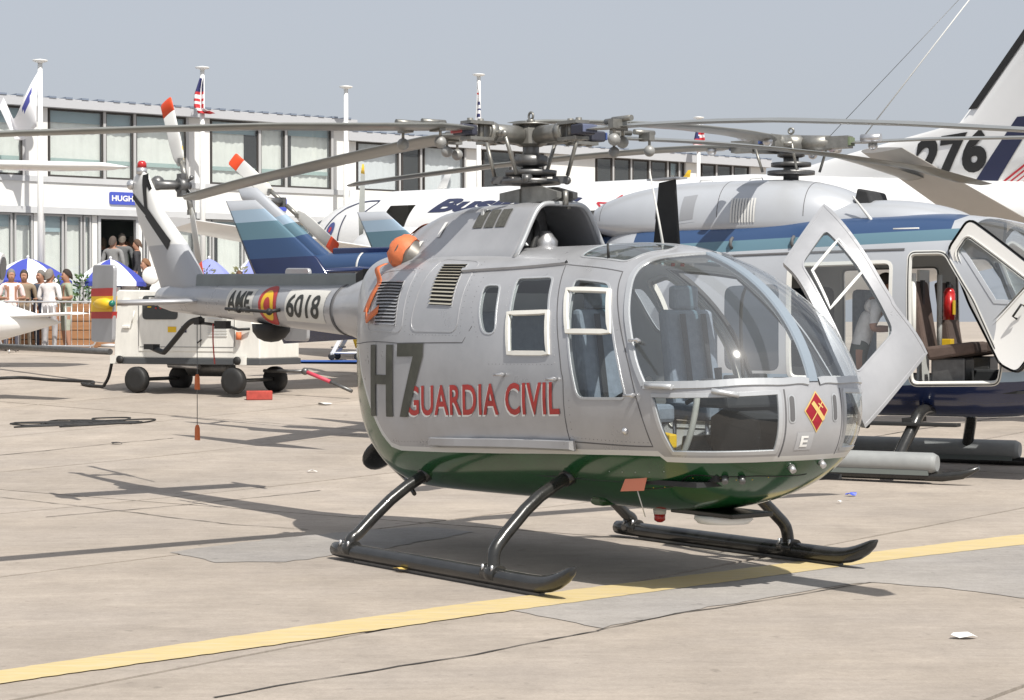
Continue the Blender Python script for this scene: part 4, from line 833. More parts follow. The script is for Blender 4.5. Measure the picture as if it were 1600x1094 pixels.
# ------------------------------------------------------------ skids
for s_ in (-1, 1):
    y = 1.252 * s_
    mb = MB(); mb.tube([(-.60, y, .07), (-.575, y, .07)] + [(x, y, .07) for x in np.linspace(-.5, 1.70, 12)] + [(1.80, y, .074), (1.88, y, .086), (1.96, y, .110), (2.03, y, .142), (2.09, y, .178), (2.13, y, .205)], [.03, .05] + [.054] * 12 + [.054, .053, .050, .043, .030, .008], 14)
    sk = mb.build('skid', M_skid, heli)
    MB().box((.75, y, .012), (2.1, .045, .016)).build('wear_strip', M_steel, sk)
    for x0, x1, q in ((-.40, -.39, [(.38, .63), (.54, .598), (.657, .552), (.79, .486), (.919, .405), (1.064, .291), (1.185, .186), (1.240, .150), (1.252, .09)]), (1.20, 1.30, [(.38, .69), (.53, .668), (.647, .634), (.74, .596), (.856, .543), (.978, .462), (1.14, .322), (1.232, .225), (1.252, .09)])):
        pts = [(x0 + (x1 - x0) * k / 8, s_ * a, b) for k, (a, b) in enumerate(q)]
        mb = MB(); mb.tube(pts[:7] + [tuple(p) for p in spline(pts[6:], 4)[1:]], .042, 12); lg = mb.build('skid_strut', M_skid, sk)
        MB().tube([(x1 - .07, y, .085), (x1 + .07, y, .085)], .060, 12).build('strut_clamp', M_skid, lg)
        MB().tube([pts[1], pts[2]], .052, 12).build('strut_sleeve', M_skid, lg)
        for k in (-1, 1): MB().tube([(x1 + .05 * k, y - .045, .10), (x1 + .05 * k, y - .045, .145)], .010, 6).build('clamp_bolt', M_alu, lg)
for x in (-.41, 1.20): MB().box((x, 0, .50), (.14, .74, .10)).build('strut_fairing', M_green, heli, bevel=.03)
# ------------------------------------------------------------ people
def skin_mesh(joints, edges, sub=2):
    me = bpy.data.meshes.new('sk'); me.from_pydata([j[0] for j in joints], edges, []); o = bpy.data.objects.new('sk', me); COL.objects.link(o)
    o.modifiers.new('skin', 'SKIN'); md = o.modifiers.new('ss', 'SUBSURF'); md.levels = sub; md.render_levels = sub
    if not me.skin_vertices: me.skin_vertices.new() if hasattr(me.skin_vertices, 'new') else None
    sv = me.skin_vertices[0].data
    for i, j in enumerate(joints): r_ = j[1]; sv[i].radius = r_ if isinstance(r_, tuple) else (r_, r_); sv[i].use_root = (i == 0)
    dg = bpy.context.evaluated_depsgraph_get(); dg.update(); m2 = bpy.data.meshes.new_from_object(o.evaluated_get(dg))
    bpy.data.objects.remove(o); return m2
SK = mat('skin', (.36, .19, .125), .55); HAIRM = {}
def person_mesh(arms='down', lean=0.0, sit=False, short=False, skirt=False, jacket=False):
    J = []; E = []
    def add(p, r_, par=None):
        J.append((p, r_)); i = len(J) - 1
        if par is not None: E.append((par, i))
        return i
    hz = .95
    pel = add((0, 0, hz), (.17, .125)); ab = add((0, lean * .12, 1.12), (.155, .115), pel); ch = add((0, lean * .3, 1.32), (.185, .125), ab); up = add((0, lean * .42, 1.42), (.15, .10), ch); nk = add((0, lean * .48 + .0, 1.50), (.058, .058), up)
    h1 = add((0, lean * .55 + .02, 1.57), (.075, .085), nk); h2 = add((0, lean * .6 + .015, 1.66), (.083, .098), h1); h3 = add((0, lean * .62, 1.735), (.055, .065), h2)
    add((0, lean * .6 + .115, 1.625), (.016, .016), h1)
    for s_ in (-1, 1):
        sh = add((.20 * s_, lean * .40, 1.40), (.07, .07), up)
        if arms == 'down': el, ha = (.27 * s_, lean * .35 - .03, 1.13), (.28 * s_, lean * .35 + .05, .90)
        elif arms == 'bent': el, ha = (.27 * s_, lean * .35 - .02, 1.14), (.15 * s_, lean * .35 + .22, 1.14)
        else: el, ha = ((.29 * s_, -.02, 1.14), (.22 * s_, .20, 1.20)) if s_ > 0 else ((.27 * s_, -.03, 1.13), (.28 * s_, .03, .88))
        e = add(el, (.05, .05), sh); w = add(ha, (.034, .034), e); d = Vector(ha) - Vector(el); d.normalize(); p1 = Vector(ha) + d * .07
        q = add(tuple(p1), (.036, .022), w)
        for k in range(3): add(tuple(p1 + d * (.075 - .012 * k) + Vector(((k - 1) * .018, 0, -.012))), (.009, .009), q)
        add(tuple(Vector(ha) + d * .05 + Vector((-.04 * s_, .02, 0))), (.010, .010), w)
        if sit: hp, kn, an, to = (.10 * s_, .03, .93), (.12 * s_, .45, .95), (.12 * s_, .47, .50), (.12 * s_, .60, .47)
        else: hp, kn, an, to = (.10 * s_, 0, .86), (.115 * s_, .02, .48), (.12 * s_, -.02, .08), (.13 * s_, .14, .035)
        h = add(hp, (.105, .105), pel); k_ = add(kn, (.068, .068), h); a_ = add(an, (.045, .05), k_); add(to, (.045, .032), a_)
    me = skin_mesh(J, E, 2)
    idx = []
    for p in me.polygons:
        c2 = p.center; ax = abs(c2.x)
        if c2.z > 1.475: k = 0
        elif ax > .175 and not sit and c2.z < (1.20 if short else .965) and c2.z > .70: k = 0
        elif ax > .08 and c2.y > (.08 if short else .235) + lean * .35 and c2.z > 1.0 and arms != 'down': k = 0
        elif c2.z < .10 and not sit: k = 3
        elif c2.z > (.84 if jacket else .98): k = 1
        else: k = 2
        if skirt and .10 < c2.z < .45: k = 0
        idx.append(k)
    me.polygons.foreach_set('material_index', idx); me.polygons.foreach_set('use_smooth', [True] * len(idx)); me.update(); return me
PM = {}
def person(loc, rz, label, top, bottom, hair=(.05, .035, .025), scale=1.0, group=None, shoes=(.02, .018, .016), skin=None, **kw):
    key = tuple(sorted(kw.items()))
    if key not in PM: PM[key] = person_mesh(**kw)
    me = PM[key].copy(); lean = kw.get('lean', 0.0)
    mk = lambda c2, nm: mat('%s %.3f %.3f %.3f' % ((nm,) + tuple(c2)), c2, .8, noise=.12, nscale=14)
    o = obj('person', me, [skin or SK, mk(top, 'cloth'), mk(bottom, 'cloth'), mk(shoes, 'shoe')]); o.location = loc; o.rotation_euler = (0, 0, rz); o.scale = (scale,) * 3
    tag(o, label, 'person', group)
    mb = MB(); mb.grid(lambda a, b: Vector((.093 * math.sin(a * 1.75) * math.cos(b * 2 * PI), lean * .62 - .012 + .112 * math.sin(a * 1.75) * math.sin(b * 2 * PI) - .02 * a, 1.672 + .112 * math.cos(a * 1.75) + (.045 * max(0, math.sin(b * 2 * PI)) * a) - .085 * a * a * max(0, -math.sin(b * 2 * PI)) - .02 * a)), 8, 16, closed_v=True)
    mb.build('hair', mk(hair, 'hair'), o); return o

# ------------------------------------------------------------ exhibition building
M_bwhite = mat('white cladding', (.72, .72, .70), .6, noise=.05, nscale=1.5, streak=(1, 1, .3)); M_bgrey = mat('pale grey trim', (.50, .51, .52), .5, noise=.05, nscale=2)
M_curt = mat('pale curtain', (.76, .75, .71), .9, noise=.06, nscale=3); M_curtw = mat('white net curtain', (.70, .70, .72), .9)
M_bframe = mat('dark bronze frame', (.05, .045, .042), .5); M_mull = mat('grey mullion', (.42, .42, .42), .5)
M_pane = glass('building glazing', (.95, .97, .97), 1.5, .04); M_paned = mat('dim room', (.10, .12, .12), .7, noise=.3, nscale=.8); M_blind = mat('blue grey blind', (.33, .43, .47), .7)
we = Vector((.793, .609, 0)).normalized(); wnv = Vector((.609, -.793, 0)).normalized()
class Wall:
    def __init__(s, o): s.o = Vector(o)
    def P(s, a, d, z): q = s.o + we * a + wnv * d; return Vector((q.x, q.y, z))
    def s_of(s, px, d=0.0):
        k = (px - 800) / 3159.26; o = s.o + wnv * d; return (o.y * k - o.x) / (we.x - we.y * k)
    def slab(s, mb, a0, a1, d0, d1, z0, z1, mi=0):
        v = [s.P(a, d, z) for a in (a0, a1) for d in (d0, d1) for z in (z0, z1)]
        mb.add(v, [(0, 1, 3, 2), (4, 6, 7, 5), (0, 4, 5, 1), (2, 3, 7, 6), (0, 2, 6, 4), (1, 5, 7, 3)], mi); return mb
    def part(s, name, m, par, *a, **k): return s.slab(MB(), *a).build(name, m, par, **k)
def window(W, par, a0, a1, z0, z1, curtain='pale', name='window'):
    fr = MB(); t = .045
    for q in ((a0, a1, z0, z0 + t), (a0, a1, z1 - t, z1), (a0, a0 + t, z0 + t, z1 - t), (a1 - t, a1, z0 + t, z1 - t)): W.slab(fr, q[0], q[1], -.03, .03, q[2], q[3])
    w = fr.build(name, M_mull if name == 'glazed_door' else M_bframe, par); W.part('pane', M_pane, w, a0 + t, a1 - t, -.006, .006, z0 + t, z1 - t)
    if curtain in ('pale', 'net'):
        n = max(12, int((a1 - a0) * 22)); ph = random.uniform(0, 6); v = []; f = []; c0, c1 = a0, a1; w3 = a1 - a0
        if random.random() < .45:
            if random.random() < .5: c0 += w3 * random.uniform(.08, .24)
            else: c1 -= w3 * random.uniform(.08, .24)
        for i in range(n + 1):
            a = c0 + .02 + (c1 - c0 - .04) * i / n; d = -.14 + .010 * math.sin(i * 1.25 + ph) + .010 * math.sin(i * .37 + ph)
            v += [W.P(a, d, z0 + .02), W.P(a, d, z1 - .02)]
            if i: f.append((2 * i - 2, 2 * i, 2 * i + 1, 2 * i - 1))
        obj('curtain', mesh_of(v, f, True), M_curt if curtain == 'pale' else M_curtw, w)
        if curtain == 'pale':
            W.part('blind', M_blind, w, a0 + t, a1 - t, -.10, -.09, z1 - random.uniform(.16, .42), z1 - t)
            W.part('rail', mat('teal rail', (.36, .46, .44), .6), w, a0 + t, a1 - t, -.10, -.085, z0 + .36, z0 + .46)
    return w
random.seed(11)
WA = Wall((-12.15, 48.0, 0)); zA = dict(roof=6.98, w1=6.76, w0=5.12, s0=4.98, g1=4.22, f=1.95)
sEnd = WA.s_of(545)
bA = thing('exhibition_building', 'white two storey exhibition building with curtained windows and a blue sign', 'building', (-12.15, 48, 1.95)); bA_inv = Matrix.Translation((12.15, -48, -1.95))
class PA:                                              # children keep world coordinates
    pass
bA.location = (0, 0, 0)
SX = [('p', -30.0, -4.3), ('w', -4.0, WA.s_of(37)), ('p', WA.s_of(37), WA.s_of(75)), ('w', WA.s_of(75), WA.s_of(163)), ('w', WA.s_of(163), WA.s_of(210)), ('w', WA.s_of(210), WA.s_of(292)), ('p', WA.s_of(292), WA.s_of(328)), ('w', WA.s_of(328), WA.s_of(405)), ('w', WA.s_of(405), WA.s_of(446)), ('w', WA.s_of(446), WA.s_of(518)), ('p', WA.s_of(518), sEnd)]
for k, a0, a1 in SX:
    if k == 'p': WA.part('pier', M_bwhite, bA, a0, a1, -.25, .02, zA['w0'], zA['w1'])
    else:
        window(WA, bA, a0 + .02, a1 - .02, zA['w0'], zA['w1']); WA.part('mullion', M_mull, bA, a1 - .035, a1 + .035, .032, .06, zA['w0'], zA['w1'])
WA.part('spandrel', M_bwhite, bA, -30, sEnd, -.25, .035, zA['g1'] + .16, zA['s0']); WA.part('sill_band', M_bgrey, bA, -30, sEnd, -.25, .075, zA['s0'], zA['w0'] - .005); WA.part('canopy_band', M_bgrey, bA, -30, sEnd, -.25, .16, zA['g1'], zA['g1'] + .155)
rf = MB(); WA.slab(rf, -30, sEnd + .1, -8, .28, zA['w1'] + .004, zA['roof']); rf = rf.build('roof', mat('grey fascia', (.47, .48, .50), .5, .1), bA)
a = -6.0
while a < sEnd:
    WA.part('roof_rib', mat('blue grey sheet', (.22, .26, .33), .5, .3), rf, a, a + .18, -2, .30, zA['roof'] + .002, zA['roof'] + .045); a += .42
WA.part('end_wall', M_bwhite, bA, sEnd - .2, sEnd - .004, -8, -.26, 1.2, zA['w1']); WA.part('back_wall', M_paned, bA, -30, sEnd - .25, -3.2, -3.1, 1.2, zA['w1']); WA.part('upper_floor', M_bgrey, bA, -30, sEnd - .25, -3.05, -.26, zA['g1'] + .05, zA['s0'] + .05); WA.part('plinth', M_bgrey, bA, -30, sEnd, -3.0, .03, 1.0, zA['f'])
g = [('w', -4.0, WA.s_of(20)), ('w', WA.s_of(22), WA.s_of(52)), ('p', WA.s_of(53), WA.s_of(66)), ('w', WA.s_of(67), WA.s_of(100)), ('w', WA.s_of(101), WA.s_of(129)), ('w', WA.s_of(130), WA.s_of(143)), ('p', WA.s_of(144), WA.s_of(152)), ('d', WA.s_of(153), WA.s_of(216)), ('p', WA.s_of(216), WA.s_of(222)), ('w', WA.s_of(223), WA.s_of(232)), ('p', WA.s_of(233), WA.s_of(262)), ('w', WA.s_of(263), WA.s_of(305)), ('w', WA.s_of(306), WA.s_of(330)), ('w', WA.s_of(331), WA.s_of(380)), ('w', WA.s_of(381), WA.s_of(430)), ('w', WA.s_of(431), WA.s_of(500)), ('p', WA.s_of(500), sEnd - .005)]
for k, a0, a1 in g:
    if k == 'p': WA.part('pier', M_bwhite, bA, a0, a1, -.24, .015, zA['f'] + .004, zA['g1'] - .004)
    elif k == 'w': window(WA, bA, a0 + .01, a1 - .01, zA['f'] + .01, zA['g1'] - .01, name='glazed_door')
    else:
        mb = MB(); W = WA
        W.slab(mb, a0, a0 + .07, -.06, .04, zA['f'], zA['g1']); W.slab(mb, a1 - .07, a1, -.06, .04, zA['f'], zA['g1']); W.slab(mb, a0 + .07, a1 - .07, -.06, .04, zA['g1'] - .08, zA['g1']); mb.build('doorway', M_bgrey, bA)
# sign
sg0, sg1 = WA.s_of(170), WA.s_of(221)
def sign(a0, a1, z0, z1, txt):
    s_ = thing('sign', 'blue sign with white capitals over the dark doorway' if txt else 'small plain blue sign behind the blue striped tail fin', 'sign')
    p = [tuple(q) for q in rounded([(a0, z0), (a1, z0), (a1, z1), (a0, z1)], .05)]; n = len(p)
    v = [WA.P(a, .04, z) for a, z in p] + [WA.P(a, .08, z) for a, z in p]
    MB().add(v, [tuple(range(n))[::-1], tuple(range(n, 2 * n))] + [(i, (i + 1) % n, n + (i + 1) % n, n + i) for i in range(n)]).build('panel', mat('sign blue', (.06, .09, .45), .45), s_)
    if txt:
        gt = fit_text(txt, (a1 - a0) * .88, (z1 - z0) * .46, offset=.03); gt = (gt[0] + np.array([a0 + (a1 - a0) * .06, z0 + (z1 - z0) * .27]), gt[1])
        def fn(a, b): return np.array([tuple(WA.P(x, .085, y)) for x, y in zip(a, b)]), np.tile(np.array(wnv), (len(a), 1))
        lettering('lettering', gt, fn, M_white, s_, step=.5, off=.002)
    return s_
zs = lambda py, px: 1.648 + (501 - py) * (48 + .609 * WA.s_of(px)) / 3159
sign(sg0, sg1, zs(320.5, 190), zs(301, 190), 'HUGHES'); sign(WA.s_of(424), WA.s_of(446), zs(330, 430), zs(310, 430), '')
# second wing of the building, farther back
WB = Wall((-4.64, 57.3, 0)); bB = thing('exhibition_building', 'farther white building wing with net curtains and dark windows behind the airliner', 'building')
e1 = WB.s_of(1190)
WBz = dict(roof=6.98, w1=6.72, w0=5.36)
SB = [('p', WB.s_of(544) - .5, WB.s_of(556)), ('net', WB.s_of(556), WB.s_of(624)), ('dark', WB.s_of(626), WB.s_of(657)), ('net', WB.s_of(660), WB.s_of(726)), ('p', WB.s_of(727), WB.s_of(752)), ('dark', WB.s_of(753), WB.s_of(800)), ('dark', WB.s_of(801), WB.s_of(850)), ('p', WB.s_of(851), WB.s_of(929)), ('dark', WB.s_of(930), WB.s_of(957)), ('dark', WB.s_of(957), WB.s_of(985)), ('dark', WB.s_of(986), WB.s_of(1014)), ('dark', WB.s_of(1015), WB.s_of(1042)), ('pale', WB.s_of(1044), WB.s_of(1060)), ('dark', WB.s_of(1060), WB.s_of(1069)), ('p', WB.s_of(1070), WB.s_of(1093)), ('dark', WB.s_of(1094), WB.s_of(1118)), ('dark', WB.s_of(1118), WB.s_of(1143)), ('dark', WB.s_of(1144), WB.s_of(1170)), ('p', WB.s_of(1171), e1)]
for k, a0, a1 in SB:
    if k == 'p': WB.part('pier', M_bwhite, bB, a0, a1, -.25, .02, WBz['w0'], WBz['w1'])
    else: window(WB, bB, a0 + .03, a1 - .03, WBz['w0'], WBz['w1'], k); WB.part('mullion', M_mull, bB, a1 - .04, a1 + .02, .033, .06, WBz['w0'], WBz['w1'])
b0 = WB.s_of(544) - .5
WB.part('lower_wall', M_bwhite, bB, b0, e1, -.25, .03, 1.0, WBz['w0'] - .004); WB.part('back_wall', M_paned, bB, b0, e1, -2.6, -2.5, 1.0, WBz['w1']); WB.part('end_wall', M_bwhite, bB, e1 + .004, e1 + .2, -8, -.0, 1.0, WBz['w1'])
rf = MB(); WB.slab(rf, b0, e1 + .2, -8, .26, WBz['w1'] + .004, WBz['roof']); rf = rf.build('roof', MATS['grey fascia'], bB)
a = b0
while a < e1: WB.part('roof_rib', MATS['blue grey sheet'], rf, a, a + .2, -2, .28, WBz['roof'] + .002, WBz['roof'] + .045); a += .48
# terrace, planters
def tpoly(a0, a1, d0, d1): return [WA.P(a0, d0, 0), WA.P(a1, d0, 0), WA.P(a1, d1, 0), WA.P(a0, d1, 0)]
mb = MB(); WA.slab(mb, -25, sEnd + 3, .04, 2.3, .9, 1.93); terrace = struct(mb.build('terrace', mat('terrace paving', (.40, .38, .35), .8, noise=.1, nscale=2)))
M_wood = mat('orange brown boards', (.34, .17, .08), .7, noise=.2, nscale=2.5, streak=(.4, .4, 6)); M_leaf = mat('planter leaves', (.05, .10, .025), .6, noise=.4, nscale=8)
M_leaf2 = mat('dry leaves', (.16, .16, .07), .7, noise=.3, nscale=8)
def bush(parent, c, rx, h, n, m):
    rr = random.Random(int(c[0] * 100)); mb = MB()
    for i in range(n):
        a = rr.uniform(0, 2 * PI); t = rr.random(); r_ = rx * (rr.random() ** .5) * (1 - .6 * t); p = Vector((c[0] + r_ * math.cos(a), c[1] + r_ * math.sin(a), c[2] + t * h)); d = Vector((math.cos(a) + rr.uniform(-.7, .7), math.sin(a) + rr.uniform(-.7, .7), rr.uniform(-.2, 1.2))).normalized(); L_ = rr.uniform(.07, .16); w = d.orthogonal().normalized() * L_ * .18
        mb.add([p, p + d * L_ * .5 + w, p + d * L_, p + d * L_ * .5 - w], [(0, 1, 2, 3)])
    return mb.build('foliage', m, parent)
def planter(x0, x1, y, h, lab, leaf=True, h2=.45, m=None):
    z = gz(y); t = thing('planter', lab, 'planter', (0, 0, 0)); n = max(2, int(h / .17))
    for i in range(n): MB().box(((x0 + x1) / 2, y, z + h * (i + .5) / n), (x1 - x0, .45, h / n - .018)).build('board', M_wood, t)
    MB().box(((x0 + x1) / 2, y, z + h * .5 + .01), (x1 - x0 - .05, .40, h - .03)).build('box_core', M_dark, t)
    if leaf:
        k = max(1, int((x1 - x0) / .5))
        for i in range(k): bush(t, (x0 + (x1 - x0) * (i + .5) / k, y, z + h), .26, h2, 130, m or M_leaf)
    return t
PX = lambda px, y: (px - 800) / 3159.26 * y
planter(PX(-40, 45), PX(62, 45), 45, .98, 'orange brown board planter behind the man in the pink shirt', True, .5)
planter(PX(64, 45.2), PX(150, 45.2), 45.2, 1.0, 'orange brown planter with green shrubs behind the woman in the floral dress', True, .6)
planter(PX(152, 46), PX(232, 46), 46, .55, 'low orange brown planter under the striped parasol by the doorway', True, .35)
planter(PX(300, 47), PX(400, 47), 47, .9, 'planter of tall dry grass below the plain blue parasol', True, .9, M_leaf2)
# crowd barriers
def barrier(x0, x1, y, lab):
    z = gz(y); t = thing('crowd_barrier', lab, 'barrier', (0, 0, 0), 0, 'crowd barriers'); M_z = M_alu
    MB().tube([tuple(p) for p in rounded([(x0, y, z + .14), (x0, y, z + 1.08), (x1, y, z + 1.08), (x1, y, z + .14)], .12)], .019, 8, closed=True).build('frame', M_z, t)
    n = int((x1 - x0) / .125)
    for i in range(1, n): x = x0 + (x1 - x0) * i / n; MB().tube([(x, y, z + .15), (x, y, z + 1.07)], .0075, 6).build('bar', M_z, t)
    for x in (x0 + .25, x1 - .08): MB().tube([(x, y - .32, z + .015), (x, y - .20, z + .10), (x, y, z + .16), (x, y + .20, z + .10), (x, y + .32, z + .015)], .016, 6).build('foot', M_z, t)
barrier(PX(-60, 43.0), PX(1, 43.0) - .02, 43.0, 'galvanised crowd barrier cut off beside the white jet tail'); barrier(PX(1, 43.0), PX(149, 43.0), 43.0, 'galvanised crowd barrier with vertical bars in front of the floral dress')
# flag poles and flags
def pole(px, ytop, Y, z0, lab, col=None):
    x = PX(px, Y); zt = 1.648 + (501 - ytop) * Y / 3159.26; t = thing('flag_pole', lab, 'flag pole', (x, Y, z0), 0, 'white flag poles')
    MB().tube([(0, 0, 0), (0, 0, zt - z0 - .05)], [.085, .055], 12).build('shaft', M_white, t); MB().lathe([(.05, zt - z0 - .07), (.17, zt - z0 - .03), (.18, zt - z0), (0, zt - z0 + .03)], n=14).build('cap', M_white, t); return x, zt
M_fw = mat('flag white', (.78, .78, .80), .8); M_fb = mat('flag blue', (.07, .08, .32), .8); M_fr = mat('flag red', (.55, .04, .05), .8); M_fn = mat('flag navy', (.03, .035, .13), .8)
x1_, z1_ = pole(64, 95, 47.2, 1.9, 'white flag pole flying the long white flag with a blue emblem')
x2_, z2_ = pole(317, 106, 50.4, 1.9, 'white flag pole with a furled striped flag, beside the tail rotor')
x3_, z3_ = pole(541, 136, 53.0, 1.2, 'bare white flag pole at the corner between the building wings')
x4_, z4_ = pole(748, 117, 57.6, 1.2, 'white flag pole with a narrow white lettered flag behind the rotor hub')
x5_, z5_ = pole(1091, 184, 64.5, 1.2, 'far white flag pole with a small striped flag behind the rotor blades')
def cloth(name, fn, nu, nv, m, label, mi=None, group=None):
    mb = MB(); mb.grid(lambda a, b: Vector(fn(a, b)), nu, nv); me = mb.mesh(); o = obj(name, me, m)
    if mi:
        for p in me.polygons: p.material_index = mi(p.center)
    o.modifiers.new('s', 'SOLIDIFY').thickness = .006; return tag(o, label, 'flag', group)
S1 = 47.2 / 3159.26
def fl1(a, b):                                          # a along the fly, b down the hoist
    topx, topz = -a * 60 + 2 * math.sin(a * 3), 112 + 78 * math.sin(min(1, a * 1.15) * PI / 2) ** 1.1 - (38 * max(0, a - .72) / .28); h = 75 * (1 - a) ** 1.3 + 18
    return (x1_ + (topx - 1) * S1, 47.15 - .25 * math.sin(a * 5 + b * 2), 1.648 + (501 - topz - b * h * .95) * S1)
f1 = cloth('flag', fl1, 22, 9, [M_fw, M_fb], 'long white flag with blue emblem hanging in a deep curl')
for p in f1.data.polygons:
    c2 = p.center; px, py = (c2.x - x1_) / S1, 501 - (c2.z - 1.648) / S1
    if -26 < px < -8 and 135 < py < 178 and abs((py - 155) + (px + 14) * 2.0) < 8: p.material_index = 1
S2 = 50.4 / 3159.26
def fl2(a, b): w = 10 + 3 * math.sin(b * 9); return (x2_ + (-12 * (.25 + .75 * min(1, b * 2)) * (1 - a) * (1 if b < .8 else 1 - (b - .8) * 3) + (a * 4) + (18 * max(0, b - .86) / .14 * a)) * S2, 50.3 - .10 * math.sin(a * 8), 1.648 + (501 - 124 - b * 55) * S2)
f2 = cloth('flag', fl2, 7, 27, [M_fw, M_fr, M_fn], 'furled stars and stripes flag with navy canton and red stripes')
for p in f2.data.polygons:
    py = 501 - (p.center.z - 1.648) / S2; p.material_index = 2 if py < 145 else (1 if int((py - 145) / 5) % 2 == 0 else 0)
S4 = 57.6 / 3159.26
def fl4(a, b): return (x4_ + (-5 * b * (1 - a) + 7 * b * a - 1) * S4, 57.5 - .08 * math.sin(a * 7 + b * 5), 1.648 + (501 - 128 - b * 78) * S4)
f4 = cloth('flag', fl4, 6, 30, [M_fw, M_fn, M_fr], 'narrow white flag with dark vertical lettering behind the rotor hub')
for p in f4.data.polygons:
    py = 501 - (p.center.z - 1.648) / S4; px = (p.center.x - x4_) / S4
    if 158 < py < 200 and abs(px) < 2.6 and int(py / 5) % 2 == 0: p.material_index = 1
    if 146 < py < 150: p.material_index = 2
S5 = 64.5 / 3159.26
def fl5(a, b): return (x5_ + (-9 * b + a * (9 + 14 * b)) * S5 - .05, 64.4 - .08 * math.sin(a * 7), 1.648 + (501 - 196 - b * 42) * S5)
f5 = cloth('flag', fl5, 7, 20, [M_fw, M_fr, M_fn], 'small limp stars and stripes flag behind the rotor blades')
for p in f5.data.polygons:
    py = 501 - (p.center.z - 1.648) / S5; px = (p.center.x - x5_) / S5; p.material_index = 2 if (py < 218 and px < 0) else (1 if int(py / 4) % 2 == 0 else 0)
# parasols
M_pb = mat('parasol blue', (.05, .07, .38), .8); M_pl = mat('parasol faded blue', (.24, .27, .55), .8)
def parasol(px, Y, ztop, r_, lab, m1, m2, z0):
    t = thing('parasol', lab, 'parasol', (PX(px, Y), Y, z0), 0, 'parasols on the terrace'); h = ztop - z0; n = 8
    MB().tube([(0, 0, 0), (0, 0, h)], .022, 8).build('pole', M_white, t); MB().lathe([(.24, 0), (.24, .05), (.05, .09)], n=14).build('base', M_bgrey, t); MB().ball((0, 0, h + .03), .035, 8).build('finial', M_white, t)
    for i in range(n):
        def fn(a, b, i=i):
            an = 2 * PI * (i + b) / n + .2; rr = r_ * a * (1 - .05 * math.sin(PI * b) * a); return Vector((rr * math.cos(an), rr * math.sin(an), h - .52 * a ** 1.5 - .02 * math.sin(PI * b) * a))
        mb = MB(); mb.grid(fn, 7, 5)
        mb.grid(lambda a, b, i=i: Vector((r_ * math.cos(2 * PI * (i + b) / n + .2), r_ * math.sin(2 * PI * (i + b) / n + .2), h - .52 - .10 * a)) * 1.0, 2, 5)
        mb.build('canopy_panel', m1 if i % 2 else m2, t)
    return t
parasol(44, 45.9, 3.06, .98, 'blue and white striped parasol behind the men at the barrier', M_pb, M_fw, gz(46)); parasol(173, 45.9, 3.04, .80, 'blue and white striped parasol in front of the dark doorway', M_pb, M_fw, gz(46)); parasol(327, 47.5, 3.1, .62, 'plain faded blue parasol beside the tail rotor tip', M_pl, M_pl, gz(47)); parasol(395, 48.2, 3.15, .5, 'blue parasol edged in white behind the striped tail fin', M_pl, M_fw, gz(48))
# people
g0 = gz(43.6)
person((PX(18, 43.7), 43.7, g0), R(200), 'man in a pale pink shirt behind the crowd barrier', (.80, .67, .66), (.10, .10, .13), (.20, .19, .18), short=True, arms='bent')
person((PX(38, 44.3), 44.3, g0), R(190), 'person in tan clothes standing behind the pink shirt', (.26, .20, .14), (.16, .13, .10), (.06, .045, .035), arms='down')
person((PX(64, 44.4), 44.4, g0), R(150), 'man in a navy suit beside the man in white shirt', (.06, .075, .11), (.05, .06, .09), (.16, .15, .14), arms='bent', jacket=True)
person((PX(78, 43.6), 43.6, g0), R(-20), 'grey haired man in white shirt and pale grey trousers, back turned', (.74, .72, .72), (.36, .35, .36), (.20, .18, .16), arms='bent')
person((PX(104, 43.8), 43.8, g0), R(120), 'woman with dark brown hair in a floral dress', (.30, .34, .26), (.34, .36, .30), (.03, .02, .015), arms='bent', short=True, skirt=True)
fz = 1.95
def inside(px, d, rz, lab, c1, c2, hair, sc=1.0, **k):
    s_ = WA.s_of(px, d); q = WA.P(s_, d, fz if d < .04 else 1.93); return person(tuple(q), rz, lab, c1, c2, hair, sc, 'guests in the doorway', **k)
inside(161, -.9, R(30), 'guest in a dark suit at the left jamb of the dark doorway', (.05, .05, .06), (.04, .04, .05), (.12, .09, .06), jacket=True)
inside(177, .4, R(-10), 'guest in a light grey suit, back turned, in the dark doorway', (.22, .22, .22), (.20, .20, .20), (.08, .06, .05), 1.0, jacket=True)
inside(191, -.3, R(10), 'tall guest in a mid grey suit in the middle of the dark doorway', (.13, .135, .14), (.11, .11, .12), (.14, .12, .10), 1.05, jacket=True)
inside(200, -1.4, R(170), 'guest facing out from deep inside the dark doorway', (.06, .05, .05), (.04, .04, .04), (.05, .04, .03), jacket=True)
inside(206, -.6, R(40), 'guest in a dark green suit near the right jamb of the doorway', (.05, .065, .055), (.05, .06, .05), (.13, .12, .10), 1.02, jacket=True)
inside(214, .25, R(95), 'guest in a black suit with red tie at the right jamb', (.03, .03, .035), (.03, .03, .035), (.10, .06, .04), .97, jacket=True)
person((PX(227, 46.6), 46.6, 1.30), R(120), 'man in a black suit and white shirt by the tail fin', (.03, .03, .035), (.03, .03, .035), (.20, .10, .05), arms='bent', jacket=True)
person((PX(203, 46.3), 46.3, 1.12), R(60), 'person in a white shirt under the striped parasol', (.72, .72, .72), (.06, .06, .07), (.10, .07, .05), .95, arms='bent')
person((PX(374, 47.0), 47.0, 1.12), R(10), 'person with brown hair beyond the tail boom', (.5, .48, .45), (.2, .2, .22), (.14, .07, .04), .95)
t = thing('round_sign', 'white round disc on a tripod stand beside the man in black', 'sign', (PX(236, 45.2), 45.2, gz(45.2)))
mb = MB(); mb.lathe([(0, -.03), (.17, -.03), (.20, 0), (.17, .03), (0, .03)], (0, 0, 1.62), 22, 'y'); mb.build('disc', M_white, t)
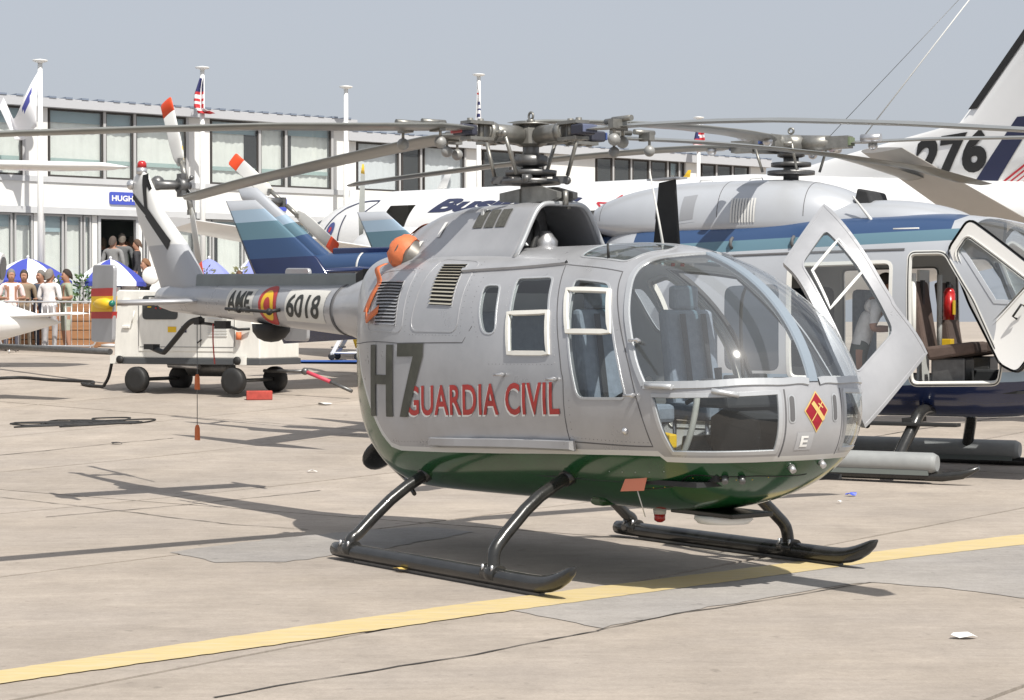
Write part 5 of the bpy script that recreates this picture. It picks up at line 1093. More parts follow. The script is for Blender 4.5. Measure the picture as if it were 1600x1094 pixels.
for a in range(3): MB().tube([(0, 0, 1.35), (.28 * math.cos(2.1 * a + .4), .28 * math.sin(2.1 * a + .4), 0)], .02, 6).build('leg', M_white, t)
# ------------------------------------------------------------ the grey and blue helicopter behind
bk = thing('helicopter', 'light grey and navy helicopter with open doors, grey floats and blue banded tail fins', 'helicopter', (3.06, 22.2, .035), R(-29))
M_bsil = mat('light silver paint', (.47, .49, .52), .32, .25, noise=.04, nscale=2, coat=.25, bump=.03, bscale=3); M_navy = mat('navy paint', (.012, .022, .075), .18, coat=.7, noise=.1, nscale=2); M_teal = mat('teal band', (.10, .185, .235), .35, coat=.3); M_mblue = mat('mid blue band', (.03, .065, .15), .3, coat=.3); M_lblue = mat('light blue band', (.30, .40, .50), .35, coat=.3)
bb2 = Body(mid=.4, xn=3.95, zn=1.25, xt=1.55, at=2.1, xb=2.0, ab=2.3, xw=2.0, aw=2.4, nu=3.6, nl=2.9, W=.87, ZT=2.74, ZB=.60, xr=-2.35, zr=2.12, xrt=-1.3, art=2.4, xrb=-1.0, arb=2.0, xrw=-1.0, arw=2.2, zm=1.45, nr=3.2)
def side(pts, st=.07):
    P = dens([(x, z, 0) for x, z in pts], st); return np.array([(x, -max(.02, float(bb2.side_y(x, z))), z) for x, z, _ in P])
def sideband(z0a, z1a, x0, x1, k=.04): return side([(x0, z0a), (x1, z0a + k * (x1 - x0)), (x1, z1a + k * (x1 - x0)), (x0, z1a)])
navy_s = sideband(2.43, 2.61, -1.6, 2.0, .033); teal_s = sideband(2.31, 2.43, -1.6, 2.1, .033)  # painted roof bands, the navy one widened to imitate a blue reflection
lo = side([(-1.75, 1.62), (-1.2, 1.05), (-.4, .94), (3.2, 1.0), (3.75, 1.05)]);
def bellyloop(dz):
    a = dens([(x, z, 0) for x, z in [(-2.2, 1.9 + dz), (-1.75, 1.45 + dz), (-1.2, 1.08 + dz), (-.5, .95 + dz), (1.5, .945 + dz), (2.7, 1.0 + dz), (3.4, 1.06 + dz), (3.85, 1.12 + dz), (3.93, 1.13 + dz * .6)]], .07, False)
    q = bb2.uv(np.array([(x, -max(.01, float(bb2.side_y(x, z))), z) for x, z, _ in a])); e = -PI / 2 + .002; u1 = PI / 2 - .002
    return np.concatenate([q, [(u1, q[-1][1])], [(u1, w) for w in np.linspace(q[-1][1], 1.5 * PI, 8)[1:]], [(u, 1.5 * PI) for u in np.linspace(u1, e, 60)[1:]], [(e, w) for w in np.linspace(1.5 * PI, q[0][1], 12)[1:]]])
cab_s = side([tuple(p) for p in rounded([(.30, 1.0), (1.42, 1.0), (1.42, 2.22), (.30, 2.20)], .08)]); crew_s = side([tuple(p) for p in rounded([(1.60, 2.31), (1.97, 2.31), (2.28, 1.82), (2.57, 1.18), (2.52, .97), (1.62, .95)], .07)])
cwin_s = side([tuple(p) for p in rounded([(1.74, 2.24), (1.95, 2.24), (2.20, 1.84), (2.36, 1.50), (1.74, 1.42)], .06)])
awin_s = side([tuple(p) for p in rounded([(-.42, 1.08), (.20, 1.08), (.20, 2.0), (-.42, 1.98)], .10)]); awin2_s = side([tuple(p) for p in rounded([(-1.02, 1.12), (-.50, 1.08), (-.50, 1.80), (-.95, 1.78)], .10)])
wsc_s = np.array([tuple(p) for p in dens([(2.12, -.74, 2.30), (2.35, -.04, 2.60), (2.9, -.04, 2.2), (3.35, -.04, 1.82), (3.45, -.35, 1.72), (2.98, -.66, 1.72), (2.5, -.80, 1.78)], .07)])
wsc_s = bb2.on(wsc_s)
lps = [('lb', bellyloop(.10)), ('lb', mirv(bellyloop(.10))), ('nv', bellyloop(0)), ('nv', mirv(bellyloop(0))), ('n1', navy_s), ('n1', mirror(navy_s)), ('t1', teal_s), ('t1', mirror(teal_s)), ('cab', cab_s), ('cab2', mirror(cab_s)), ('crew', crew_s), ('crew2', mirror(crew_s)), ('cwin', cwin_s), ('cwin2', mirror(cwin_s)), ('aw', awin_s), ('aw2', mirror(awin_s)), ('aw3', awin2_s), ('ws', wsc_s), ('ws2', mirror(wsc_s))]
rg = bb2.split(lps, 80, 96)
surf_obj('fuselage', rg['body'], M_bsil, bk); surf_obj('belly', rg['nv'], M_navy, bk); surf_obj('belly_band', rg['lb'], M_lblue, bk); surf_obj('roof_band', rg['n1'], M_mblue, bk); surf_obj('roof_band', rg['t1'], M_teal, bk)
for k in ('ws', 'ws2'): surf_obj('windscreen', rg[k], M_glass, bk)
M_tint = mat('dark tinted glazing', (.045, .06, .08), .08, coat=.6)
for k in ('aw', 'aw2', 'aw3'): surf_obj('cabin_window', rg[k], M_tint, bk)
M_binn = mat('white cabin lining', (.66, .66, .63), .6)
k0 = 0; V_, F_, N_ = [], [], []
for k in ('body', 'nv', 'lb', 't1', 'n1'):
    v, f, n = liner(rg[k], .04); cx = v[f].mean(1)[:, 0]; sel = (cx > -.9) & (cx < 3.6); V_.append(v); F_.append(f[sel] + k0); N_.append(n); k0 += len(v)
obj('cabin_lining', mesh_of(np.concatenate(V_), np.concatenate(F_), True, np.concatenate(N_)), M_binn, bk)
for P in (crew_s, cab_s, mirror(crew_s), mirror(cab_s)): band('door_frame', P, .045, .004, M_binn, bk, body=bb2, base=-.045)
for P in (crew_s,): band('door_seal', P, .012, .008, M_black, bk, body=bb2)
band('gutter', dens([(-1.4, -.8, 2.29), (-.2, -.8, 2.315), (1.55, -.8, 2.345)], .1, False), .022, .012, M_seam, bk, False, body=bb2)
for P in (wsc_s, mirror(wsc_s)): band('windscreen_frame', P, .05, .008, M_bsil, bk, body=bb2)
# crew door swung right forward, inside lining outward
for nm, w2, sg in (('crew', 'cwin', -1), ('crew2', 'cwin2', 1)):
    v, f, n = rg[nm]; dr = obj('open_door', mesh_of(v, f, True, n), M_bsil, bk); 
    v2, f2, n2 = liner(rg[nm], .045); obj('inner_panel', mesh_of(v2, f2, True, n2), mat('white door lining', (.86, .86, .84), .45), dr)
    surf_obj('window_pane', rg[w2], M_glass, dr, -.02); cs_ = crew_s if sg < 0 else mirror(crew_s); cw_ = cwin_s if sg < 0 else mirror(cwin_s)
    band('door_rim', cs_, .05, .004, M_black, dr, body=bb2, base=-.045); band('window_rim', cw_, .03, .004, M_binn, dr, body=bb2, base=-.055)
    p0 = Vector((2.60, sg * .84, 1.12)); p1 = Vector((1.99, sg * .80, 2.33)); axv = (p1 - p0).normalized(); ang = 3.0 * (1 if sg < 0 else -1)
    dr.matrix_local = Matrix.Translation(p0) @ Matrix.Rotation(ang, 4, axv) @ Matrix.Translation(-p0)
    q = (bb2.on(np.array([(1.85, sg * .8, 1.12)]))[0]); MB().box((1.83, q[1] - sg * .055, 1.15), (.12, .02, .07)).build('door_pocket', M_seam, dr, bevel=.006)
    MB().tube([(1.95, q[1] - sg * .06, 1.30), (1.95, q[1] - sg * .09, 1.34), (2.10, q[1] - sg * .09, 1.34), (2.10, q[1] - sg * .06, 1.30)], .012, 6).build('pull_handle', M_black, dr)
# cabin contents
M_brown = mat('brown seat fabric', (.10, .07, .058), .9, noise=.15, nscale=20)
MB().prism([(-.9, .86), (3.2, .88), (3.2, .91), (-.9, .89)], -.74, .74, 'y').build('cabin_floor', M_dark, bk)
for y in (-.45, .45):
    s_ = MB().prism([(1.72, 1.34), (2.24, 1.40), (2.26, 1.28), (1.76, 1.20)], y - .24, y + .24, 'y').build('seat', M_brown, bk, bevel=.03)
    MB().prism([(1.62, 1.32), (1.74, 1.30), (1.62, 2.02), (1.53, 2.02)], y - .22, y + .22, 'y').build('backrest', M_brown, s_, bevel=.03)
    MB().box((1.95, y, 1.10), (.36, .34, .26)).build('seat_pan', M_steel, s_, bevel=.02); MB().box((1.645, y - .05, 1.72), (.03, .07, .62)).build('harness_strap', M_black, s_)
    MB().tube([(1.60, y - .22, 1.20), (1.60, y - .22, 2.10)], .03, 8).build('seat_rail', M_binn, s_)
MB().box((2.75, 0, 1.30), (.30, 1.2, .60)).build('instrument_panel', M_dark, bk, bevel=.04); MB().box((2.30, 0, 1.0), (.9, .26, .2)).build('centre_console', M_dark, bk, bevel=.02)
MB().tube([(2.10, -.70, .95), (2.45, -.70, .95)], .018, 8).build('collective_lever', M_trim, bk)
mb = MB(); mb.tube([(1.80, -.08, 1.62), (1.80, -.08, 1.90)], [.062, .062], 14); mb.ball((1.80, -.08, 1.90), .062, 12); ext = mb.build('fire_extinguisher', mat('extinguisher red', (.55, .02, .02), .3, coat=.4), bk); MB().tube([(1.80, -.08, 1.93), (1.80, -.08, 2.0)], .02, 8).build('valve', M_steel, ext); MB().box((1.862, -.11, 1.75), (.01, .07, .15)).build('label_band', M_yel, ext)
MB().box((1.80, -.12, 1.30), (.10, .12, .24)).build('yellow_kit', M_yel, bk, bevel=.006); MB().box((1.50, -.02, 1.55), (.03, .34, 1.2)).build('door_post_panel', M_binn, bk)
MB().box((.72, .36, 1.45), (.14, .5, 1.0)).build('cabin_seat', M_seat, bk, bevel=.05)
# engine cowling on the roof
cb = Body(mid=-.6, xn=1.02, zn=2.60, xt=-.3, at=2.6, xb=.2, ab=2.4, xw=-.4, aw=2.6, nu=2.5, nl=2.6, W=.62, ZT=3.16, ZB=2.46, xr=-2.45, zr=2.74, xrt=-1.0, art=1.75, xrb=-1.2, arb=1.7, xrw=-1.3, arw=1.7, zm=2.66, nr=2.4)
cr_ = cb.split([], 60, 60); v, f, n = cr_['body']; cr_['body'] = (v, f[v[f].mean(1)[:, 0] > -2.31], n); cow = surf_obj('engine_cowling', cr_['body'], M_bsil, bk)
fb = Body(mid=.6, xn=2.12, zn=2.56, xt=1.0, at=2.0, xb=1.2, ab=2.2, xw=1.0, aw=2.4, nu=2.4, nl=2.6, W=.50, ZT=2.90, ZB=2.55, xr=-.6, zr=2.7, xrt=.0, art=2.2, xrb=.0, arb=2, xrw=0, arw=2, zm=2.60, nr=2.4)
surf_obj('roof_fairing', fb.split([], 40, 44)['body'], M_bsil, bk)
mb = MB(); mb.prism([(.80, 2.74), (1.06, 2.74), (.98, 2.99), (.86, 3.02)], -.30, .30, 'y'); mb.build('intake', M_dark, cow, bevel=.02)
mb = MB(); mb.tube([(-2.20, -.14, 2.73), (-2.58, -.16, 2.72), (-2.64, -.16, 2.72)], [.15, .15, .12], 18); mb.build('exhaust_pipe', M_black, cow); mb = MB(); mb.tube([(-2.20, .17, 2.73), (-2.60, .17, 2.72)], [.15, .14], 18); mb.build('exhaust_pipe', M_black, cow)
for x in (-2.15, -1.35, -.62, .35):
    q = np.array([cb.S(float(cb.u_of(x)), t) for t in np.linspace(0.1, PI - .1, 30)]); band('cowl_gap', q, .010, .0015, M_seam, cow, False, body=cb)
def cside(a, b): y = -cb.side_y(a, b); P = np.stack([a, y, b], -1); return P, cb.N(P)
lettering('access_hatch', flat_poly_geo([[(-1.06, 2.70), (-.90, 2.72), (-.88, 2.99), (-1.04, 2.97)]]), cside, mat('hatch grey', (.30, .31, .33), .5, .2), cow, step=.05, off=.004)
lettering('hatch_frame', flat_poly_geo([[(-1.09, 2.67), (-.87, 2.69), (-.85, 3.02), (-1.07, 3.0)]]), cside, M_bsil, cow, step=.05, off=.002)
for i in range(9): lettering('louvre_slat', flat_poly_geo([[(-.46 + .033 * i, 2.67), (-.440 + .033 * i, 2.67), (-.440 + .033 * i, 2.93), (-.46 + .033 * i, 2.93)]]), cside, M_trim, cow, step=.06, off=.010)
for x in (-1.1, -.5): MB().tube([(x, 0, 3.13), (x + .02, 0, 3.18), (x + .16, 0, 3.19), (x + .18, 0, 3.14)], .008, 6).build('roof_handle', M_trim, cow)
MB().tube([(1.28, -.50, 2.46), (1.18, -.52, 2.56), (.90, -.54, 2.92)], [.05, .022, .008], 8).build('whip_antenna', M_trim, bk)
MB().tube([(1.38, -.66, 2.48), (1.39, -.68, 2.56), (1.66, -.68, 2.56), (1.67, -.66, 2.48)], .010, 6).build('roof_handle', M_trim, bk)
for x in (-.38, .32): MB().tube([(x, -.74, 2.50), (x, -.79, 2.47), (x, -.80, 2.42), (x, -.76, 2.39)], .018, 8).build('step_handle', M_seam, bk)
# rotor
mb = MB(); mb.tube([(0, 0, 3.05), (0, 0, 3.5)], .085, 16); ms = mb.build('rotor_mast', M_steel, bk)
mb = MB(); mb.lathe([(.10, 3.20), (.26, 3.21), (.26, 3.25), (.10, 3.26)], n=22); mb.lathe([(.10, 3.29), (.22, 3.30), (.22, 3.34), (.10, 3.35)], n=22); mb.lathe([(.12, 3.40), (.15, 3.41), (.15, 3.46), (.12, 3.47)], n=16); mb.build('swashplate', M_steel, ms)
mb = MB(); mb.lathe([(.14, 3.46), (.19, 3.49), (.19, 3.60), (.12, 3.64), (0, 3.65)], n=18); hb2 = mb.build('rotor_hub', M_hub, bk)
MB().tube([(.03 * math.cos(a), 0, 3.69 + .03 * math.sin(a)) for a in np.linspace(0, 2 * PI, 12)[:-1]], .012, 6, closed=True).build('lifting_eye', M_hub, hb2)
dr2 = [(.6, 3.53), (1.6, 3.53), (2.6, 3.50), (3.8, 3.44), (5.0, 3.36), (5.9, 3.29)]
for a in range(4):
    Mz = Matrix.Rotation(R(178 + 90 * a), 4, 'Z'); o = blade_geo(dr2, .32, .62, 5.9, 7, 0).build('rotor_blade', M_blade, bk); o.matrix_local = Mz
    mb = MB(); mb.tube([(.12, 0, 3.54), (.46, 0, 3.54)], [.10, .08], 12); mb.box((.56, 0, 3.54), (.26, .15, .13)); mb.tube([(.36, .16, 3.52), (.26, .18, 3.24)], .016, 8); mb.tube([(.36, .02, 3.52), (.36, .17, 3.52)], .025, 8); g = mb.build('blade_grip', M_hub, bk); g.matrix_local = Mz
    mb = MB(); mb.tube([(.86, -.12, 3.56), (1.08, -.12, 3.56)], .045, 10); mb.ball((.90, .12, 3.50), .055, 10); mb.build('pendulum_absorber', M_alu, g)
    MB().box((.70, 0, 3.545), (.02, .155, .09)).build('colour_mark', mat('root mark %d' % a, tipc[a], .5), g)
# tail
mb = MB(); bt = [(-1.6, .50, 2.16), (-2.2, .42, 2.18), (-3.0, .31, 2.20), (-4.5, .235, 2.235), (-6.0, .185, 2.27), (-6.5, .15, 2.285), (-6.65, .06, 2.29)]
mb.tube([(x, 0, z) for x, r_, z in bt], [r_ for x, r_, z in bt], 26); btm = mb.build('tail_boom', M_mblue, bk)
MB().box((-4.3, 0, 2.45), (3.4, .16, .12), M=Matrix.Rotation(0, 4, 'Y')).build('drive_shaft_cover', M_navy, btm, bevel=.02); MB().tube([(-5.55, 0, 2.26), (-5.58, 0, 2.262)], .202, 26).build('boom_ring', M_trim, btm)
M_bands = [M_bsil, M_lblue, M_teal, M_mblue, M_navy]; zb_ = [9, 2.93, 2.78, 2.57, 2.34, -9]
def banded(parent, name, stations, t):               # wing-like surface cut into painted bands by height
    mb = wing_mb(stations, t); me = mb.mesh(); bm = bmesh.new(); bm.from_mesh(me)
    for z in zb_[1:-1]: bmesh.ops.bisect_plane(bm, geom=bm.verts[:] + bm.edges[:] + bm.faces[:], plane_co=(0, 0, z), plane_no=(.06, 0, 1))
    for f in bm.faces:
        c2 = f.calc_center_median(); zz = c2.z + .06 * c2.x
        for k in range(5):
            if c2.z + .06 * c2.x - 0 <= zb_[k] and c2.z + .06 * c2.x > zb_[k + 1]: f.material_index = k
    bm.to_mesh(me); bm.free(); return obj(name, me, M_bands, parent)
dz6 = .06 * 6.2
for s_ in (-1, 1):
    y = 1.42 * s_
    st = [((-6.18, y, 3.04), (-.44, 0, 0), (0, 1, 0)), ((-5.72, y, 2.68), (-.72, 0, -.02), (0, 1, 0)), ((-5.28, y, 2.33), (-.98, 0, -.06), (0, 1, 0)), ((-4.98, y, 1.95), (-1.06, 0, -.12), (0, 1, 0)), ((-4.72, y, 1.40), (-1.06, 0, -.06), (0, 1, 0))]
    mb = wing_mb(st, .06); me = mb.mesh(); bm = bmesh.new(); bm.from_mesh(me)
    for z in zb_[1:-1]: bmesh.ops.bisect_plane(bm, geom=bm.verts[:] + bm.edges[:] + bm.faces[:], plane_co=(-6.2, 0, z), plane_no=(-.03, 0, 1))
    for f in bm.faces:
        c2 = f.calc_center_median(); zz = c2.z - .03 * (c2.x + 6.2)
        for k in range(5):
            if zb_[k] >= zz > zb_[k + 1]: f.material_index = k
    bm.to_mesh(me); bm.free(); e_ = obj('end_plate', me, M_bands, bk)
wing_mb([((-5.25, -1.42, 2.18), (-.55, 0, 0), (0, 0, 1)), ((-5.2, 0, 2.25), (-.62, 0, 0), (0, 0, 1)), ((-5.25, 1.42, 2.18), (-.55, 0, 0), (0, 0, 1))], .12).build('tailplane', M_navy, bk)
st = [((-5.75, 0, 2.2), (-.75, 0, .05), (0, 1, 0)), ((-6.05, 0, 2.42), (-.62, 0, 0), (0, 1, 0)), ((-6.55, 0, 2.80), (-.50, 0, 0), (0, 1, 0)), ((-7.02, 0, 3.16), (-.42, 0, .0), (0, 1, 0)), ((-7.20, 0, 3.30), (-.30, 0, 0), (0, 1, 0))]
mb = wing_mb(st, .26); me = mb.mesh(); bm = bmesh.new(); bm.from_mesh(me)
zf = [9, 2.93, 2.80, 2.60, -9]
for z in zf[1:-1]: bmesh.ops.bisect_plane(bm, geom=bm.verts[:] + bm.edges[:] + bm.faces[:], plane_co=(-6.8, 0, z), plane_no=(-.25, 0, 1))
for f in bm.faces:
    c2 = f.calc_center_median(); zz = c2.z - .25 * (c2.x + 6.8)
    for k in range(4):
        if zf[k] >= zz > zf[k + 1]: f.material_index = k
bm.to_mesh(me); bm.free(); obj('tail_fin', me, [M_bsil, M_lblue, M_teal, M_mblue], bk)
mb = MB(); mb.tube([(-7.1, .05, 3.13), (-7.1, .42, 3.13)], .05, 10); mb.box((-7.1, .38, 3.13), (.12, .06, .12)); t2 = mb.build('tail_rotor_hub', M_steel, bk)
tr_blade(R(-52), t2, (-7.08, .42, 3.12), 1.02, 1, (M_trb, M_dayglo)); tr_blade(R(128), t2, (-7.08, .42, 3.12), 1.02, 1, (M_trb, M_dayglo))
# undercarriage with floats
M_float = mat('grey float cover', (.27, .28, .28), .6, noise=.1, nscale=5, bump=.15, bscale=10)
for s_ in (-1, 1):
    y = 1.25 * s_; x1f = 2.04 if s_ < 0 else 2.2
    mb = MB(); mb.tube([(-1.4, y, .06), (x1f + .05, y, .06), (x1f + .25, y, .085), (x1f + .42, y, .16)], [.05, .05, .045, .02], 12); sk = mb.build('skid', M_skid, bk)
    mb = MB(); mb.tube([(-1.2, y, .19), (-1.15, y, .19), (x1f - .05, y, .19), (x1f, y, .19)], [.07, .105, .105, .08], 18); mb.build('float', M_float, sk)
    MB().box(((x1f - 1.2) / 2, y + s_ * .0, .095), (x1f + 1.05, .17, .05)).build('float_pan', mat('float pan green grey', (.15, .17, .16), .6), sk)
    for x, xt in ((-.7, -.7), (1.62, 1.74)):
        MB().tube([tuple(p) for p in spline([(xt, s_ * .45, .70), (xt, s_ * .85, .68), (xt - .02, s_ * 1.02, .55), (x, s_ * 1.22, .22), (x, y, .08)], 5)], .062, 12).build('skid_strut', M_skid, sk)
MB().box((1.67, -1.05, .565), (1.05, .16, .035)).build('boarding_step', M_black, bk, bevel=.008); MB().box((1.67, -.85, .60), (.10, .5, .05)).build('step_bracket', M_black, bk)
q = person((0, 0, 0), 0, 'man in a white shirt bending inside the grey helicopter cabin', (.68, .67, .67), (.10, .11, .10), (.04, .03, .025), .93, arms='bent', lean=.5, short=True)
MW = Matrix.Translation((3.06, 22.2, 0)) @ Matrix.Rotation(R(-29), 4, 'Z') @ Matrix.Translation((.88, -.30, .50)) @ Matrix.Rotation(R(-70), 4, 'Z'); q.matrix_world = MW @ Matrix.Scale(.93, 4)
# ------------------------------------------------------------ white airliner behind
SN = Vector((-4.6, 44.0, 0)); SH = Vector((.585, -.811, 0)); SP = Vector((-.811, -.585, 0))       # nose, aft direction, port direction
def sb(a, lat, z): q = SN + SH * a + SP * lat; return Vector((q.x, q.y, z))
M_aw = mat('airliner white', (.82, .82, .81), .3, coat=.3, noise=.02, nscale=1); M_navl = mat('navy lettering', (.02, .025, .07), .4); M_redl2 = mat('airline red', (.50, .025, .04), .4)
sa_ = thing('airliner', 'white twin propeller airliner with navy and red lettering behind the helicopters', 'airplane')
fz_ = lambda a: 3.20 - .026 * a
def frad(a):
    if a < 4.0: return 1.155 * max(.02, (1 - (1 - a / 4.0) ** 2.1)) ** .62
    if a > 14.5: return 1.155 - (a - 14.5) * .112
    return 1.155
def fcz(a):
    z = fz_(a)
    if a < 4.0: z -= .45 * (1 - a / 4.0) ** 1.6
    if a > 14.5: z += (a - 14.5) * .062
    return z
aa = [0.02, .1, .25, .5, .8, 1.2, 1.7, 2.3, 3.0, 3.6, 4.0] + [4 + .5 * i for i in range(1, 22)] + [15 + .5 * i for i in range(0, 15)]
def fus(a, t): r_ = frad(a); q = sb(a, r_ * math.cos(t), fcz(a) + r_ * math.sin(t)); return q
DOOR = (4.95, 5.85, .02, .78)                           # aft0, aft1, angle range of the open entrance
mb = MB(); nt_ = 64; v = []
aa = sorted(set(aa + [4.95, 5.2, 5.5, 5.85])); tt = [2 * PI * j / nt_ for j in range(nt_)]
for a in aa:
    for t in tt: v.append(fus(a, t))
f = []
for i in range(len(aa) - 1):
    for j in range(nt_):
        am, tm = (aa[i] + aa[i + 1]) / 2, (tt[j] + PI / nt_)
        if DOOR[0] < am < DOOR[1] and (tm > 2 * PI - .75 or tm < .80): continue
        f.append((i * nt_ + j, i * nt_ + (j + 1) % nt_, (i + 1) * nt_ + (j + 1) % nt_, (i + 1) * nt_ + j))
mb.add(v, f, 0, True); mb.add(v[-nt_:], [tuple(range(nt_))]); mb.build('fuselage', M_aw, sa_)
def port(a, b):                                         # a = distance aft, b = height along the skin above the axis
    P = []; N = []
    for x, y in zip(a, b):
        r_ = frad(x); t = y / r_; P.append(tuple(fus(x, t))); n = SP * math.cos(t) + Vector((0, 0, 1)) * math.sin(t); N.append(tuple(n))
    return np.array(P), np.array(N)
mb = MB(); mb.grid(lambda a, b: sb(4.7 + 1.4 * a, .25, 2.1 + 2.0 * b), 3, 3); mb.build('cabin_partition', mat('galley grey', (.20, .21, .20), .6), sa_)
for i in range(3): MB().box(tuple(sb(5.2 + .2 * i, .42, 3.2 + .22 * i)), (.22, .22, .18), R(-54)).build('galley_locker', M_trim, sa_, bevel=.01)
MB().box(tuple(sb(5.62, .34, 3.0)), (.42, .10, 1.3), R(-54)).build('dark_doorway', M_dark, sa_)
def strip(pts, w): 
    out = []
    for i in range(len(pts) - 1): out.append(stroke(pts[i], pts[i + 1], w))
    return flat_poly_geo(out)
arcp = [(2.55, -.05), (2.62, .25), (2.75, .52), (2.95, .78), (3.2, .95), (3.6, 1.05), (4.0, 1.08), (4.35, 1.08), (4.35, .98), (4.12, .72)]
lettering('crew_door_line', strip(arcp, .05), port, M_navl, sa_, step=.12, off=.006)
lettering('door_line', strip([(3.45, .72), (3.46, .2), (3.5, -.3)], .05), port, M_navl, sa_, step=.12, off=.006)
lettering('door_badge', flat_poly_geo([[(3.02 + .17 * math.cos(t), .42 + .17 * math.sin(t)) for t in np.linspace(0, 2 * PI, 20)[:-1]]]), port, mat('badge blue', (.05, .07, .22), .4), sa_, step=.1, off=.006)
lettering('door_badge_centre', flat_poly_geo([[(3.02 + .06 * math.cos(t), .42 + .06 * math.sin(t)) for t in np.linspace(0, 2 * PI, 12)[:-1]]]), port, M_redl2, sa_, step=.1, off=.01)
lettering('cockpit_window', flat_poly_geo([[(1.35, .30), (2.10, .28), (2.18, .78), (1.75, .78)]]), port, mat('cockpit glass', (.05, .06, .06), .08, coat=.5), sa_, step=.12, off=.008)
lettering('cockpit_window_frame', flat_poly_geo([stroke((1.45, .30), (1.80, .78), .03), stroke((1.62, .29), (1.62, .55), .03)]), port, M_trim, sa_, step=.1, off=.012)
bt_ = fit_text('Business', 4.6, .37, shear=.35, offset=.05); lettering('lettering', (bt_[0] + np.array([6.46, .68]), bt_[1]), port, M_navl, sa_, step=.2, off=.006)
be_ = fit_text('Express', 4.0, .40, shear=.35, offset=.045); lettering('lettering', (be_[0] + np.array([12.55, .45]), be_[1]), port, M_redl2, sa_, step=.2, off=.006)
sp_ = [(12.02 + (.52 if k % 2 == 0 else .21) * math.sin(PI * k / 5 + .15), .66 + (.30 if k % 2 == 0 else .12) * math.cos(PI * k / 5 + .15)) for k in range(10)]
lettering('star_outline', strip(sp_ + [sp_[0]], .035), port, M_redl2, sa_, step=.1, off=.006)
for i in range(10): lettering('cabin_window', flat_poly_geo([[(7.0 + .78 * i + .14 * math.cos(t), -.05 + .19 * math.sin(t)) for t in np.linspace(0, 2 * PI, 16)[:-1]]]), port, MATS['cockpit glass'], sa_, step=.12, off=.006)
# airstair door, antennas
wing_mb([(sb(5.35, 0, 4.22), SH * .34, SP), (sb(5.75, 0, 4.62), SH * .16, SP)], .12).build('blade_antenna', M_aw, sa_); wing_mb([(sb(12.7, 0, 4.0), SH * .2, SP), (sb(12.85, 0, 4.14), SH * .08, SP)], .14).build('blade_antenna', M_yel, sa_)
# fin, tailplane
fn_ = wing_mb([(sb(14.3, 0, 3.40), SH * 8.0, SP), (sb(14.9, 0, 3.92), SH * 7.6, SP), (sb(16.8, 0, 4.20), SH * 5.75, SP), (sb(18.75, 0, 4.46), SH * 3.95, SP), (sb(19.9, 0, 5.55), SH * 3.1, SP), (sb(21.6, 0, 7.3), SH * 1.9, SP)], .034, 10).build('tail_fin', M_aw, sa_)
LEa, LEz, LEc = [14.3, 14.9, 16.8, 18.75, 19.9, 21.6], [3.40, 3.92, 4.20, 4.46, 5.55, 7.3], [8.0, 7.6, 5.75, 3.95, 3.1, 1.9]
def finp(a, b):
    P = []
    for x, y in zip(a, b):
        le = np.interp(y, LEz, LEa); ch = np.interp(y, LEz, LEc); q = min(.99, max(.003, (x - le) / ch)); th = 5 * .034 * (.2969 * math.sqrt(q) - .126 * q - .3516 * q * q + .2843 * q ** 3 - .1015 * q ** 4) * ch
        P.append(tuple(sb(x, max(th, .02) , y)))
    return np.array(P), np.tile(np.array(SP), (len(a), 1))
lettering('de_icing_boot', flat_poly_geo([[(18.93, 4.63), (19.10, 4.63), (21.3, 6.9), (21.14, 6.9)]]), finp, M_black, fn_, step=.15, off=.012)
# registration number and stripes sit on the dorsal fairing panel
dpan = finp
tx = fit_text('276', 1.34, .62, shear=.06, offset=.045); lettering('registration_number', (tx[0] + np.array([18.0, 3.66]) + np.stack([0 * tx[0][:, 0], tx[0][:, 0] * .05], 1), tx[1]), dpan, M_black, fn_, step=.12, off=.012)
lettering('fin_stripe', flat_poly_geo([[(19.05, 3.50), (19.45, 3.48), (20.2, 4.45), (19.85, 4.45)]]), dpan, M_navl, fn_, step=.12, off=.012)
for i in range(4): lettering('fin_stripe', flat_poly_geo([[(19.25 + .13 * i, 3.36), (19.31 + .13 * i - .012 * i, 3.36), (20.75 + .13 * i - .012 * i, 4.2), (20.69 + .13 * i, 4.2)]]), dpan, M_redl2, fn_, step=.12, off=.014)
M_under = mat('shaded tailplane', (.55, .53, .50), .5, noise=.05, nscale=2)  # grey brown shade of the underside put into the whole tailplane colour
wing_mb([(sb(19.9, .2, 2.45), SH * 1.5, (0, 0, 1)), (sb(20.08, 1.5, 2.97), SH * 1.1, (0, 0, 1)), (sb(20.24, 3.5, 3.78), SH * .70, (0, 0, 1))], .09).build('tailplane', M_under, sa_); wing_mb([(sb(19.4, -.2, 2.55), SH * 2.3, (0, 0, 1)), (sb(20.25, -3.6, 3.82), SH * .85, (0, 0, 1))], .09).build('tailplane', M_under, sa_)
